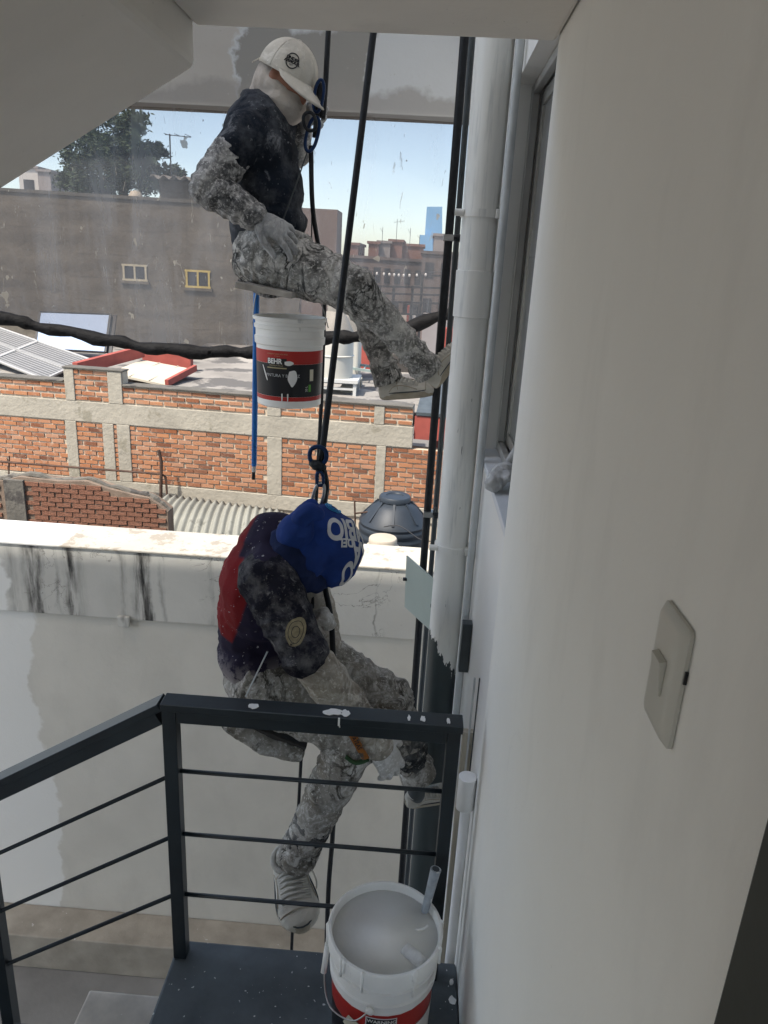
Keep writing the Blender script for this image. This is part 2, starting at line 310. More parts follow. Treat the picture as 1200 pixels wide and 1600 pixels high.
# ------------------------------------------------------------------ mesh helpers
def setp(o, label=None, cat=None, group=None, kind=None):
    if label: o['label'] = label
    if cat: o['category'] = cat
    if group: o['group'] = group
    if kind: o['kind'] = kind
    return o
def thing(name, loc, label, cat, group=None):
    e = bpy.data.objects.new(name, None); C.objects.link(e); e.location = loc; e.empty_display_size = .1
    return setp(e, label, cat, group)
def world_loc(o):
    v = Vector(o.location)
    if o.parent: v = v + o.parent.location if o.parent.type == 'EMPTY' else v
    return v
def link(o, parent):
    C.objects.link(o)
    if parent is not None:
        o.parent = parent
        base = parent.location.copy() if parent.parent is None else Vector((0, 0, 0))
        o.matrix_parent_inverse = Matrix.Translation(-base)
    return o
class MB:
    def __init__(s): s.v = []; s.f = []
    def add(s, vs, fs):
        b = len(s.v); s.v += [tuple(v) for v in vs]; s.f += [tuple(i+b for i in f) for f in fs]; return s
    def box(s, x0, x1, y0, y1, z0, z1):
        return s.add([(x0, y0, z0), (x1, y0, z0), (x1, y1, z0), (x0, y1, z0), (x0, y0, z1), (x1, y0, z1), (x1, y1, z1), (x0, y1, z1)],
                     [(0, 3, 2, 1), (4, 5, 6, 7), (0, 1, 5, 4), (1, 2, 6, 5), (2, 3, 7, 6), (3, 0, 4, 7)])
    def obox(s, c, ax, ay, az):
        c, ax, ay, az = map(Vector, (c, ax, ay, az)); vs = []
        for k in (-1, 1):
            for i, j in ((-1, -1), (1, -1), (1, 1), (-1, 1)): vs.append(c+ax*i+ay*j+az*k)
        fs = [(0, 3, 2, 1), (4, 5, 6, 7), (0, 1, 5, 4), (1, 2, 6, 5), (2, 3, 7, 6), (3, 0, 4, 7)]
        if ax.cross(ay).dot(az) < 0: fs = [f[::-1] for f in fs]
        return s.add(vs, fs)
    def bar(s, a, b, wd, h, up=(0, 0, 1)):
        a, b = Vector(a), Vector(b); d = (b-a); L = d.length/2; d.normalize(); sd = d.cross(Vector(up)).normalized(); u = sd.cross(d)
        return s.obox((a+b)/2, d*L, sd*wd/2, u*h/2)
    def tube(s, pts, rad, n=10, flat=1.0, up=None, caps=True):
        pts = [Vector(p) for p in pts]; rad = rad if isinstance(rad, (list, tuple)) else [rad]*len(pts)
        prev = None; rings = []
        for i, p in enumerate(pts):
            d = (pts[min(i+1, len(pts)-1)]-pts[max(i-1, 0)]).normalized()
            ref = Vector(up) if up else (prev if prev is not None else (Vector((0, 0, 1)) if abs(d.z) < .9 else Vector((0, 1, 0))))
            a = (ref-d*ref.dot(d)).normalized(); b = d.cross(a); prev = a
            rings.append([p+(a*math.cos(2*math.pi*k/n)*flat+b*math.sin(2*math.pi*k/n))*rad[i] for k in range(n)])
        b0 = len(s.v); s.v += [tuple(q) for r in rings for q in r]
        for i in range(len(rings)-1):
            for k in range(n):
                s.f.append((b0+i*n+k, b0+i*n+(k+1) % n, b0+(i+1)*n+(k+1) % n, b0+(i+1)*n+k))
        if caps: s.f.append(tuple(b0+k for k in range(n))[::-1]); s.f.append(tuple(b0+(len(rings)-1)*n+k for k in range(n)))
        return s
    def lathe(s, prof, c=(0, 0, 0), n=40, ax=None):
        c = Vector(c); az = Vector(ax).normalized() if ax else Vector((0, 0, 1))
        a = Vector((1, 0, 0)); a = (a-az*a.dot(az)).normalized(); b = az.cross(a); b0 = len(s.v)
        for r, z in prof:
            for k in range(n):
                t = 2*math.pi*k/n; s.v.append(tuple(c+az*z+(a*math.cos(t)+b*math.sin(t))*r))
        for i in range(len(prof)-1):
            for k in range(n): s.f.append((b0+i*n+k, b0+i*n+(k+1) % n, b0+(i+1)*n+(k+1) % n, b0+(i+1)*n+k))
        if prof[0][0] > 1e-6: s.f.append(tuple(b0+k for k in range(n))[::-1])
        if prof[-1][0] > 1e-6: s.f.append(tuple(b0+(len(prof)-1)*n+k for k in range(n)))
        return s
    def prism(s, poly, d):
        """closed polygon (list of 3D points) extruded by vector d"""
        poly = [Vector(p) for p in poly]; d = Vector(d); n = len(poly); nrm = Vector((0, 0, 0))
        for i in range(n): nrm += poly[i].cross(poly[(i+1) % n])
        fl = nrm.dot(d) > 0
        vs = poly+[p+d for p in poly]; fs = [tuple(range(n)), tuple(range(n, 2*n))[::-1]]+[((i+1) % n, i, n+i, n+(i+1) % n) for i in range(n)]
        if fl: fs = [f[::-1] for f in fs]
        return s.add(vs, fs)
    def ell(s, c, ax, ay, az, n=16, m=10):
        c, ax, ay, az = map(Vector, (c, ax, ay, az)); b0 = len(s.v)
        if ax.cross(ay).dot(az) < 0: ax = -ax
        s.v.append(tuple(c-az))
        for i in range(1, m):
            ph = -math.pi/2+math.pi*i/m
            for k in range(n):
                t = 2*math.pi*k/n; s.v.append(tuple(c+(ax*math.cos(t)+ay*math.sin(t))*math.cos(ph)+az*math.sin(ph)))
        s.v.append(tuple(c+az)); top = len(s.v)-1
        for k in range(n):
            s.f.append((b0, b0+1+(k+1) % n, b0+1+k)); s.f.append((top, top-n+k, top-n+(k+1) % n))
        for i in range(m-2):
            for k in range(n): s.f.append((b0+1+i*n+k, b0+1+i*n+(k+1) % n, b0+1+(i+1)*n+(k+1) % n, b0+1+(i+1)*n+k))
        return s
    def chain(s, pr, n=14):
        """overlapping balls and cones along joints: list of (point, radius)"""
        for p, r in pr: s.ell(p, (r, 0, 0), (0, r, 0), (0, 0, r), n, 8)
        for (p, r), (q, t) in zip(pr, pr[1:]):
            if (Vector(q)-Vector(p)).length > 1e-4: s.tube([p, q], [r, t], n)
        return s
    def sheet(s, fn, nu, nv, thick=None):
        b0 = len(s.v)
        for j in range(nv+1):
            for i in range(nu+1): s.v.append(tuple(fn(i/nu, j/nv)))
        for j in range(nv):
            for i in range(nu): a = b0+j*(nu+1)+i; s.f.append((a, a+1, a+nu+2, a+nu+1))
        return s
    def mesh(s, name, mat=None, smooth=False):
        me = bpy.data.meshes.new(name); me.from_pydata(s.v, [], s.f); me.update()
        if mat: me.materials.append(mat)
        if smooth: me.polygons.foreach_set('use_smooth', [True]*len(me.polygons))
        return me
    def build(s, name, mat, parent=None, smooth=False, bevel=0, sharp=None, solid=0, **p):
        o = bpy.data.objects.new(name, s.mesh(name, mat, smooth)); link(o, parent); setp(o, **p)
        if solid:
            md = o.modifiers.new('solid', 'SOLIDIFY'); md.thickness = solid; md.offset = 0
        if bevel:
            md = o.modifiers.new('bevel', 'BEVEL'); md.width = bevel; md.segments = 2; md.limit_method = 'ANGLE'
        if sharp and smooth:
            o.data.set_sharp_from_angle(angle=R(sharp))
        return o
def Bx(*a): return MB().box(*a)

# vectorised value noise for cloth folds
def vnoise(P, seed=0):
    P = P+np.array([37.1, 11.7, 5.3])*(seed+1); i = np.floor(P).astype(np.int64); f = P-i; f = f*f*(3-2*f); out = np.zeros(len(P))
    for dx in (0, 1):
        for dy in (0, 1):
            for dz in (0, 1):
                h = ((i[:, 0]+dx)*374761393+(i[:, 1]+dy)*668265263+(i[:, 2]+dz)*2147483647+seed*1274126177) & 0xffffffff
                h = ((h ^ (h >> 13))*1274126177) & 0xffffffff; h = ((h ^ (h >> 16)) & 0xffff)/65535.
                out += h*np.where(dx, f[:, 0], 1-f[:, 0])*np.where(dy, f[:, 1], 1-f[:, 1])*np.where(dz, f[:, 2], 1-f[:, 2])
    return out
def folds(P, segs, amp, fr, seed=0):
    """cloth relief: soft creases running round and across the nearest limb, deepest near the joints"""
    w = np.full(len(P), .75)
    if segs:
        best = np.full(len(P), 1e9); Q = P.copy(); jd = np.full(len(P), 1e9)
        for a, b in segs:
            a = np.array(a); b = np.array(b); d = b-a; L = np.linalg.norm(d); d /= L
            t = np.clip((P-a)@d, 0, L); dist = np.linalg.norm(P-a-t[:, None]*d, axis=1); k = dist < best; best[k] = dist[k]
            ax = (P@d)[:, None]*d; Q[k] = (ax*1.9+(P-ax)*.55)[k]
            jd = np.minimum(jd, np.minimum(np.linalg.norm(P-a, axis=1), np.linalg.norm(P-b, axis=1)))
        w = .45+.75*np.exp(-(jd/.13)**2)
    else: Q = P
    wp_ = np.stack([vnoise(P*5+i*9.1, seed+11+i) for i in range(3)], 1)-.5; Q = Q+wp_*.07
    r1 = 1-np.abs(2*vnoise(Q*fr, seed)-1); r2 = 1-np.abs(2*vnoise(Q*fr*1.9+4.2, seed+3)-1)
    return amp*w*((r1**1.6-.42)+.38*(r2**2-.35))
def fuse(name, mb, mat, parent, voxel=.008, smooth=4, amp=0, fr=16, segs=None, seed=0, **p):
    tmp = bpy.data.objects.new('tmp', mb.mesh('tmp')); C.objects.link(tmp)
    md = tmp.modifiers.new('r', 'REMESH'); md.mode = 'VOXEL'; md.voxel_size = voxel; md.use_smooth_shade = True
    if smooth: ms = tmp.modifiers.new('s', 'SMOOTH'); ms.iterations = smooth; ms.factor = .5
    dg = bpy.context.evaluated_depsgraph_get(); me = bpy.data.meshes.new_from_object(tmp.evaluated_get(dg), depsgraph=dg)
    old = tmp.data; bpy.data.objects.remove(tmp); bpy.data.meshes.remove(old)
    if amp:
        n = len(me.vertices); P = np.empty(n*3); me.vertices.foreach_get('co', P); P = P.reshape(-1, 3)
        Nn = np.empty(n*3); me.vertex_normals.foreach_get('vector', Nn); Nn = Nn.reshape(-1, 3)
        P = P+Nn*folds(P, segs, amp, fr, seed)[:, None]; me.vertices.foreach_set('co', P.ravel()); me.update()
    me.materials.clear(); me.materials.append(mat); me.polygons.foreach_set('use_smooth', [True]*len(me.polygons))
    me.name = name; o = bpy.data.objects.new(name, me); link(o, parent); setp(o, **p); return o
def text_mesh(txt, size, bold=0):
    cu_ = bpy.data.curves.new('t', 'FONT'); cu_.body = txt; cu_.size = size; cu_.align_x = 'CENTER'; cu_.align_y = 'CENTER'; cu_.offset = bold
    o = bpy.data.objects.new('t', cu_); C.objects.link(o); dg = bpy.context.evaluated_depsgraph_get()
    me = bpy.data.meshes.new_from_object(o.evaluated_get(dg), depsgraph=dg); bpy.data.objects.remove(o); bpy.data.curves.remove(cu_); return me
def lettering(txt, size, fn, mat, parent, name='lettering', bold=0, sx=1., sy=1., fine=.008):
    """flat print laid on a surface: fn(u, v) -> 3D point"""
    me = text_mesh(txt, size, bold); bm = bmesh.new(); bm.from_mesh(me); bpy.data.meshes.remove(me)
    bmesh.ops.triangulate(bm, faces=bm.faces)
    for _ in range(4):
        ed = [e for e in bm.edges if e.calc_length() > fine]
        if not ed: break
        bmesh.ops.subdivide_edges(bm, edges=ed, cuts=1); bmesh.ops.triangulate(bm, faces=bm.faces)
    dead = []
    for v in bm.verts:
        p = fn(v.co.x*sx, v.co.y*sy)
        if p is None: dead.append(v)
        else: v.co = p
    if dead: bmesh.ops.delete(bm, geom=dead, context='VERTS')
    m2 = bpy.data.meshes.new(name); bm.to_mesh(m2); bm.free(); m2.materials.append(mat)
    o = bpy.data.objects.new(name, m2); return link(o, parent)
def on_surface(obj, origin, udir, vdir, off=.0015):
    bv = BVHTree.FromPolygons([v.co[:] for v in obj.data.vertices], [p.vertices[:] for p in obj.data.polygons])
    origin, udir, vdir = Vector(origin), Vector(udir).normalized(), Vector(vdir).normalized(); nd = udir.cross(vdir).normalized()
    def fn(u, v):
        h = bv.ray_cast(origin+udir*u+vdir*v+nd*.3, -nd, 1)
        return None if h[0] is None else h[0]+h[1]*off
    return fn
def smoothpath(pts, k=6):
    pts = [Vector(p) for p in pts]; out = []
    for i in range(len(pts)-1):
        p0, p1, p2, p3 = pts[max(i-1, 0)], pts[i], pts[i+1], pts[min(i+2, len(pts)-1)]
        for j in range(k):
            t = j/k; out.append(.5*((2*p1)+(-p0+p2)*t+(2*p0-5*p1+4*p2-p3)*t*t+(-p0+3*p1-3*p2+p3)*t**3))
    return out+[pts[-1]]
# ================================================================== SETTING
XW = .245                    # face of the right-hand wall
FLR = -2.09                  # landing
GND = -5.45                  # patio floor
Bx(-3000, 3000, -3000, 3000, GND-.6, GND-.12).build('ground', M_ground, kind='structure')
Bx(-12, .2, 1.9, 4.62, GND-.1, GND).build('patio_floor', M_patio, kind='structure')

# ---- our building: stairwell, side wall with window, an unseen shading mass above
bld = thing('stairwell_building', (0, 0, GND), 'white plastered building with the open stairwell, landing and side wall', 'building')
WY0, WY1, WZ0, WZ1 = 1.79, 2.70, -.62, .57
# near (indoor) wall, then the outside wall with the window opening
Bx(XW, XW+.20, -2.2, WY0-.001, GND, 3.0).build('side_wall', M_wall, bld, bevel=.006, label='smooth white stairwell wall carrying the light switch')
e = MB(); XE = XW+.008
e.box(XE, XE+.19, WY0, 5.0, GND, WZ0-.03); e.box(XE, XE+.19, WY0, 5.0, WZ1, 3.6); e.box(XE, XE+.19, WY1, 5.0, WZ0-.03, WZ1)
e.build('outer_wall', M_ext, bld)
Bx(XE+.191, 6, -2.2, 5.0, GND, 3.6).build('inner_rooms', M_bldg, bld)
win = Bx(XE+.052, XE+.075, WY0+.002, WY1-.002, WZ0, WZ0+.03)
win.box(XE+.052, XE+.075, WY0+.002, WY1-.002, WZ1-.03, WZ1-.002); win.box(XE+.052, XE+.075, WY1-.032, WY1-.002, WZ0+.03, WZ1-.03)
win.box(XE+.052, XE+.075, WY0+.002, WY0+.03, WZ0+.03, WZ1-.03)
wo = win.build('window', M_alud, bld, bevel=.003)
for k, (dx, y0, y1) in enumerate(((.08, WY0+.40, WY1-.035), (.105, WY0+.03, WY0+.46))):
    f = MB(); x = XE+dx
    for a in ((y0, y0+.03, WZ0+.031, WZ1-.031), (y1-.03, y1, WZ0+.031, WZ1-.031)): f.box(x, x+.02, *a)
    f.box(x, x+.02, y0+.03, y1-.03, WZ0+.031, WZ0+.07); f.box(x, x+.02, y0+.03, y1-.03, WZ1-.07, WZ1-.031)
    f.build('sash', M_alu, wo, bevel=.002)
    Bx(x+.008, x+.012, y0+.03, y1-.03, WZ0+.07, WZ1-.07).build('pane', M_glassdark, wo)
for k in range(3): Bx(XE+.048, XE+.0515, WY1-.014-k*.012, WY1-.008-k*.012, WZ0+.01, WZ1-.01).build('track_rib', M_alu, wo)
sl_ = MB(); sl_.prism([(XE-.006, WY0+.001, WZ0-.029), (XE-.006, WY0+.001, WZ0-.006), (XE+.188, WY0+.001, WZ0+.002), (XE+.188, WY0+.001, WZ0-.029)], (0, WY1-WY0-.002, 0))
sl_.build('window_sill', simple('pale_sill_paint', (.66, .68, .70), .4, .06, 8, .15), bld, bevel=.003)
# upper landing slab, its soffit, and the soffit of the upper flight sloping down to the left
SO = .46; EX = -.522
Bx(EX, XW-.002, -2.2, 1.80, SO, SO+.16).build('upper_landing', M_soffit, bld, bevel=.01)
p = MB(); slope = .58; L = 3.2
p.prism([(EX-.002, -2.2, SO+.16), (EX-.002, -2.2, SO-.077), (EX-L, -2.2, SO-.077-slope*L), (EX-L, -2.2, SO+.16-slope*L)], (0, 4.0, 0))
p.build('upper_flight', M_soffit, bld, bevel=.012, label='sloping plaster underside of the upper stair flight')
UZ = at(300, 868, 4.6).z+(4.6-.02-1.72)*SUN.z/-SUN.y  # top height set so the mass's shadow ends at the parapet front
# unseen mass added to shade the light well; unseen left wing and back wall
Bx(-8.2, XE-.002, -6, 1.72, 3.0, UZ).build('upper_shade_mass', M_bldg, bld)
Bx(-8.2, -5.2, -6, -2.41, GND, 2.999).build('unseen_left_wing', M_bldg, bld)  # unseen wing, kept well back so sky light reaches the well
bk = Bx(-2.9, XW-.002, -2.4, -2.2, GND, -1.35); bk.box(-2.9, XW-.002, -2.4, -2.2, .3, 3.0); bk.box(-.15, XW-.002, -2.4, -2.2, -1.35, .3); bk.box(-2.9, -2.7, -2.4, -2.2, -1.35, .3); bk.build('unseen_back_wall', M_wall, bld)  # opening behind the camera added to let fill light in
# landing and steps
lx = (atz(270, 1493, FLR).x+atz(232, 1600, FLR).x)/2
Bx(lx, XW-.002, .55, 1.80, FLR-.16, FLR).build('landing', M_landing, bld, bevel=.008, label='dark grey painted landing speckled with white paint drops')
RI, TR = .175, .28
for k in range(11):
    x1 = lx-.001-k*TR; z = FLR-RI*(k+1)
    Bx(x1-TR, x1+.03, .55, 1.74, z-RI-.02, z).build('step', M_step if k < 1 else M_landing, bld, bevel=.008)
for k in range(3): Bx(lx, XW-.002, .55-.28*(k+1), .549-.28*k, FLR-.2, FLR+RI*(k+1)).build('step', M_landing, bld, bevel=.006)
Bx(-2.9, XW-.002, -2.2, .55-.28*3-.001, FLR+.3, FLR+RI*3).build('upper_floor', M_patio, bld)

# ---- opposite side of the light well: wall, weathered parapet, beam above
PY = 4.6
far = thing('parapet_wall', (-2, PY, GND), 'pale wall across the light well with a stained parapet and a half painted beam', 'wall')
PT = at(300, 868, PY).z; PB = at(300, 975, PY).z
Bx(-9, XE-.002, PY, PY+.40, PB, PT-.004).build('parapet', M_band, far, bevel=.004, label='grey parapet face with black vertical water stains')
Bx(-9, XE-.002, PY-.012, PY+.41, PT-.003, PT+.012).build('parapet_top', M_cap, far, bevel=.004, label='sunlit cream parapet top with peeling paint')
LZ = at(200, 1428, PY).z
Bx(-9, XE-.002, PY+.018, PY+.38, GND, PB-.001).build('lower_wall', M_lowwall, far)
ly = atz(200, 1476, LZ).y
Bx(-9, XE-.002, ly, PY+.017, GND+.001, LZ).build('ledge', M_ledge, far, bevel=.01)
Bx(-1.98, -1.90, PY-.03, PY+.001, PB-.05, PB+.03).build('drip_block', M_band, far, bevel=.006)
BZ = .795
Bx(-9, XE-.002, PY+.02, PY+.24, BZ, 2.6).build('beam', M_fbeam, far, bevel=.004, label='grey beam partly covered with fresh white paint')
Bx(-9, XE-.002, PY-.78, PY+.34, 2.6, 2.8).build('beam_shade_eave', M_bldg, far)  # unseen overhang added to keep the sun off the beam face

# ---- clear tarpaulin with a black eyelet hem under the beam
tp = thing('clear_tarpaulin', (-2, PY+.14, BZ), 'dirty transparent plastic sheet hanging from the beam with a black eyelet hem', 'tarpaulin')
def mk_film():
    m = N('dirty_clear_film', .25); t = m.t; out = t.nodes['Material Output']
    tr = m.n('BsdfTransparent'); tr.inputs[0].default_value = (.45, .415, .385, 1); df = m.n('BsdfDiffuse'); df.inputs[0].default_value = (.6, .62, .65, 1)
    dk = m.n('BsdfDiffuse'); dk.inputs[0].default_value = (.22, .21, .19, 1); tl = m.n('BsdfTranslucent'); tl.inputs[0].default_value = (.8, .83, .86, 1)
    a = m.n('MixShader'); b = m.n('MixShader'); c = m.n('MixShader'); c.inputs[0].default_value = .5
    t.links.new(df.outputs[0], c.inputs[1]); t.links.new(tl.outputs[0], c.inputs[2])
    st = m.step(m.noise(2.2, 6, .6, st=(2.2, 1, .35), dist=1), .45, .85); sm = m.ma('ADD', m.ma('MULTIPLY', st, .15), .10)
    m.put(a.inputs[0], sm); t.links.new(tr.outputs[0], a.inputs[1]); t.links.new(c.outputs[0], a.inputs[2])
    sp = m.ma('MULTIPLY', m.step(m.noise(9, 3, .5, st=(1.5, 1, 1)), .695, .71), .75)
    sp2 = m.ma('MULTIPLY', m.step(m.noise(5, 7, .7, st=(3.5, 1, .9), dist=1.2), .625, .66), .5)
    m.put(b.inputs[0], m.ma('MAXIMUM', sp, sp2)); t.links.new(a.outputs[0], b.inputs[1]); t.links.new(dk.outputs[0], b.inputs[2])
    t.links.new(b.outputs[0], out.inputs[0]); return m.m
TY = PY+.15
hp = [(-420, 400), (-200, 440), (0, 494), (60, 509), (160, 529), (230, 541), (330, 549), (395, 548), (450, 541), (520, 527), (570, 521), (640, 508), (715, 486)]
hem = smoothpath([at(x, y, TY) for x, y in hp], 6)
hem = [h+Vector((0, .02*math.sin(h.x*5), .008*math.sin(h.x*19))) for h in hem]
def filmf(u, v):
    i = u*(len(hem)-1); k = min(int(i), len(hem)-2); h = hem[k].lerp(hem[k+1], i-k)
    return (h.x, h.y+.025*math.sin(h.x*4+v*3)*math.sin(v*3.1), BZ+.05+(h.z-BZ-.05)*v)
MB().sheet(filmf, len(hem)-1, 14).build('film', mk_film(), tp, smooth=True)
MB().tube([h+Vector((0, 0, -.005)) for h in hem], [.038+.006*math.sin(i*1.7)+.004*math.sin(i*.6) for i in range(len(hem))], 10, flat=1).build('hem', M_tape, tp, smooth=True)
for x in (10, 159, 330, 600):
    h = min(hem, key=lambda q: abs((q-at(x, 530, TY)).x))
    o = MB().lathe([(.012, 0), (.02, 0), (.02, .004), (.012, .004)], h+Vector((0, -.030, -.004)), 14, (0, -1, 0)).build('eyelet', M_tape, tp, smooth=True)
    MB().lathe([(.0, .003), (.010, .003)], h+Vector((0, -.032, -.004)), 12, (0, -1, 0)).build('eyelet_hole', M_prwhite, tp)

# ================================================================== BACKGROUND
# ---- brick house across the gap (wall plane slightly turned)
zt = -2.2; q1 = atz(200, 601, zt); q2 = atz(640, 634, zt); ud = (q2-q1); ud.z = 0; ud.normalize(); nd = Vector((ud.y, -ud.x, 0))   # nd faces the camera
def onw(x, y, off=0):
    d = ray(x, y); t = (q1+nd*off).dot(nd)/d.dot(nd); p = d*t; return ((p-q1).dot(ud), p.z)
def wp(s, z, off=0): v = q1+ud*s+nd*off; return Vector((v.x, v.y, z))
bh = thing('brick_house', wp(3, GND), 'orange brick house with concrete frame strips and a flat roof behind the parapet', 'house')
def wbox(s0, s1, z0, z1, d0, d1):
    return MB().obox((wp(s0, z0, d0)+wp(s1, z1, d1))/2, ud*(s1-s0)/2, nd*(d1-d0)/2, (0, 0, (z1-z0)/2))
sL, _ = onw(-60, 600); sR, _ = onw(646, 640); sR2, _ = onw(760, 720)
zl0, zl1 = onw(300, 640)[1], onw(300, 672)[1]      # beam
zb0, zb1 = onw(330, 764)[1], onw(330, 786)[1]      # bottom beam
wbox(sL-3, sR, zl1-.02, zt-.03, -.25, 0).build('wall', M_mortar, bh)
wbox(sL-3, sR2+2, GND, zl1-.021, -.25, 0).build('wall', M_mortar, bh)
sp0, _ = onw(103, 600); sp1, _ = onw(192, 600); zp = onw(150, 578)[1]
wbox(sp0, sp1, zt-.03, zp, -.2, 0).build('pier', M_mortar, bh)
beams = [(sL-3, sR+.02, zl1, zl0), (sL-3, sR2+2, zb1, zb0)]
for s0, s1, a, b in beams: wbox(s0, s1, a, b, .001, .032).build('beam', M_bconc, bh, bevel=.01)
cols_u = [(103, 118), (170, 192), (418, 440), (587, 603)]; cols_l = [(107, 124), (164, 181), (186, 206), (418, 441), (588, 603)]
for a, b in cols_u:
    top = zp if b < 200 else zt-.03
    wbox(onw(a, 610)[0], onw(b, 610)[0], zl0+.001, top-.001, .001, .036).build('column', M_bconc, bh, bevel=.01)
for a, b in cols_l: wbox(onw(a, 710)[0], onw(b, 710)[0], zb0+.001, zl1-.001, .001, .034).build('column', M_bconc, bh, bevel=.01)
# coping
wbox(sp1, sR, zt-.03, zt, -.25, .05).build('coping', M_oconc, bh, bevel=.01); wbox(sp0-.03, sp1+.03, zp, zp+.03, -.2, .05).build('coping', M_oconc, bh, bevel=.01)
wbox(sL-3, sp0-.031, zt-.03, zt, -.25, .05).build('coping', M_oconc, bh, bevel=.01)
# bricks
panels = []
cu_s = [sL]+[onw(x, 610)[0] for c in cols_u for x in c]+[sR]
for i in range(0, len(cu_s), 2): panels.append((cu_s[i], cu_s[i+1], zl0+.01, (zp if i == 2 else zt-.03)-.005))
cl_s = [sL]+[onw(x, 710)[0] for c in cols_l for x in c]+[sR2]
for i in range(0, len(cl_s), 2): panels.append((cl_s[i], cl_s[i+1], zb0+.01, zl1-.01))
BL, BH, J = .235, .058, .022
bricks = []
for s0, s1, z0, z1 in panels:
    rows = int((z1-z0)/(BH+J)); pz = (z1-z0)/max(rows, 1)
    for r in range(rows):
        s = s0-(BL/2+.01 if r % 2 else 0)+random.uniform(-.03, .0); z = z0+(r+.5)*pz
        while s < s1:
            a, b = max(s, s0+.004), min(s+BL+random.uniform(-.015, .01), s1-.004)
            if b-a > .05: bricks.append(((a+b)/2, z+random.uniform(-.004, .004), b-a, BH+random.uniform(-.006, .004), random.uniform(.006, .016)))
            s += BL+J
bricks.sort(key=lambda b: -b[0])
vis = [b for b in bricks if sL < b[0] < sR2]
ub = Bx(-.5, .5, -.5, .5, -.5, .5).mesh('brick', M_brick)
bang = math.atan2(ud.y, ud.x)
def put_brick(parent, loc, ang, sz, me, tilt=0):
    o = bpy.data.objects.new('brick', me); link(o, parent); o.location = loc; o.rotation_euler = (0, tilt, ang); o.scale = sz; return o
for s, z, l, h, d in vis[:300]: put_brick(bh, wp(s, z, d/2-.002), bang, (l, d+.02, h), ub, random.uniform(-.02, .02))
rest = MB()
for s, z, l, h, d in vis[300:]: rest.obox(wp(s, z, d/2-.002), ud*l/2, nd*(d+.02)/2, (0, 0, h/2))
rest.build('brickwork', M_brick, bh, kind='stuff')
# roof behind the wall
RZ = zt-.16
wbox(sL-3, sR2+3, RZ-.2, RZ, -9, -.251).build('roof', M_roof, bh)
# brick-red lean-to at the right end
wbox(sR+.03, sR2+2, onw(668, 688)[1], onw(668, 652)[1], -.25, -.02).build('red_parapet', M_redw, bh)
lr = thing('lean_to_roof', wp(sR+1, RZ), 'dark grey lean-to roof sheet beside the end of the brick house', 'roof')
z0_ = onw(668, 652)[1]; MB().prism([wp(sR+.05, z0_+.02, .0), wp(sR2+2, z0_+.02, .0), wp(sR2+2, z0_+.5, -2.2), wp(sR+.05, z0_+.5, -2.2)], (0, 0, .05)).build('sheet', M_dgrey, lr)
# steel pipes in front of the brick wall
def pipe(pts, r, name, label, cat='pipe', mat=M_rust, grp=None, n=8):
    o = MB().tube(pts, r, n).build(name, mat, None, smooth=True, sharp=50); return setp(o, label, cat, grp)
pipe([wp(*onw(11, 742), .25), wp(*onw(10, 716), .25), wp(*onw(262, 735), .25), wp(*onw(268, 740), .25), wp(*onw(270, 768), .25)], .02, 'water_pipe', 'thin rusty pipe running level across the orange brick wall')
pipe([wp(*onw(262, 775), .3), wp(*onw(263, 715), .3), wp(*onw(259, 697), .3)], .03, 'vent_pipe', 'dark upright steel pipe with a bent top before the orange bricks')
pipe([wp(*onw(25, 740), .22), wp(*onw(26, 708), .22)], .014, 'pipe_stub', 'short thin upright pipe above the old red wall')
# old red wall, lower and nearer
OY = 10.2
ow = thing('old_brick_wall', at(120, 800, OY)*1, 'weathered dark red brick wall with a grey pier and crumbling top', 'wall'); ow.location.z = GND
ang_pts = [(-60, 752), (0, 752), (30, 745), (90, 752), (135, 752), (170, 764), (215, 775), (232, 778), (250, 790), (262, 800)]
top = [at(x, y, OY) for x, y in ang_pts]
MB().prism([(top[0].x, OY, GND)]+[tuple(t) for t in top]+[(top[-1].x, OY, GND)], (0, .25, 0)).build('wall', M_omortar, ow)
def topz(x):
    for a, b in zip(top, top[1:]):
        if a.x <= x <= b.x: return a.z+(b.z-a.z)*(x-a.x)/(b.x-a.x)
    return -99
uo = Bx(-.5, .5, -.5, .5, -.5, .5).mesh('brick', M_obrick)
pxa, pxb = at(12, 790, OY).x, at(42, 790, OY).x
nb = 0; z = at(100, 846, OY).z
while z < top[2].z:
    x = top[0].x-(nb % 2)*.12
    while x < top[-1].x:
        if z+.035 < topz(x+.02) and z+.035 < topz(x+.2) and not (pxa-.09 < x+.11 < pxb+.09):
            put_brick(ow, (x+.11, OY-.004, z), 0, (.222*random.uniform(.9, 1.02), random.uniform(.02, .04), .060*random.uniform(.85, 1.08)), uo, random.uniform(-.03, .03))
        x += .235
    z += .073; nb += 1
MB().prism([(pxa, OY-.05, GND), (pxa, OY-.05, at(12, 748, OY).z), (pxb, OY-.05, at(42, 750, OY).z), (pxb, OY-.05, GND)], (0, .3, 0)).build('pier', M_oconc, ow)
cop = smoothpath([t+Vector((0, .1, .0)) for t in top], 4)
MB().tube([c+Vector((0, 0, random.uniform(-.03, .03))) for c in cop], [random.uniform(.03, .06) for c in cop], 7).build('crumbled_cap', M_oconc, ow)
# corrugated sheet roof
cA, cB = wp(*onw(272, 766), .3), wp(*onw(448, 790), .3)
fr_l, fr_r = at(225, 834, 11.0), at(440, 862, 11.0)
def corr(u, v):
    p = cA.lerp(cB, u).lerp(fr_l.lerp(fr_r, u), v); bend = .10*math.sin(math.pi*v)*1.0
    return (p.x, p.y, p.z+bend+.028*math.sin(u*2*math.pi*17))
cr_ = MB().sheet(corr, 204, 8).build('corrugated_roof', M_corr, None, smooth=True, solid=.012); setp(cr_, 'grey corrugated fibre cement roof sheet below the orange brick wall', 'roof')
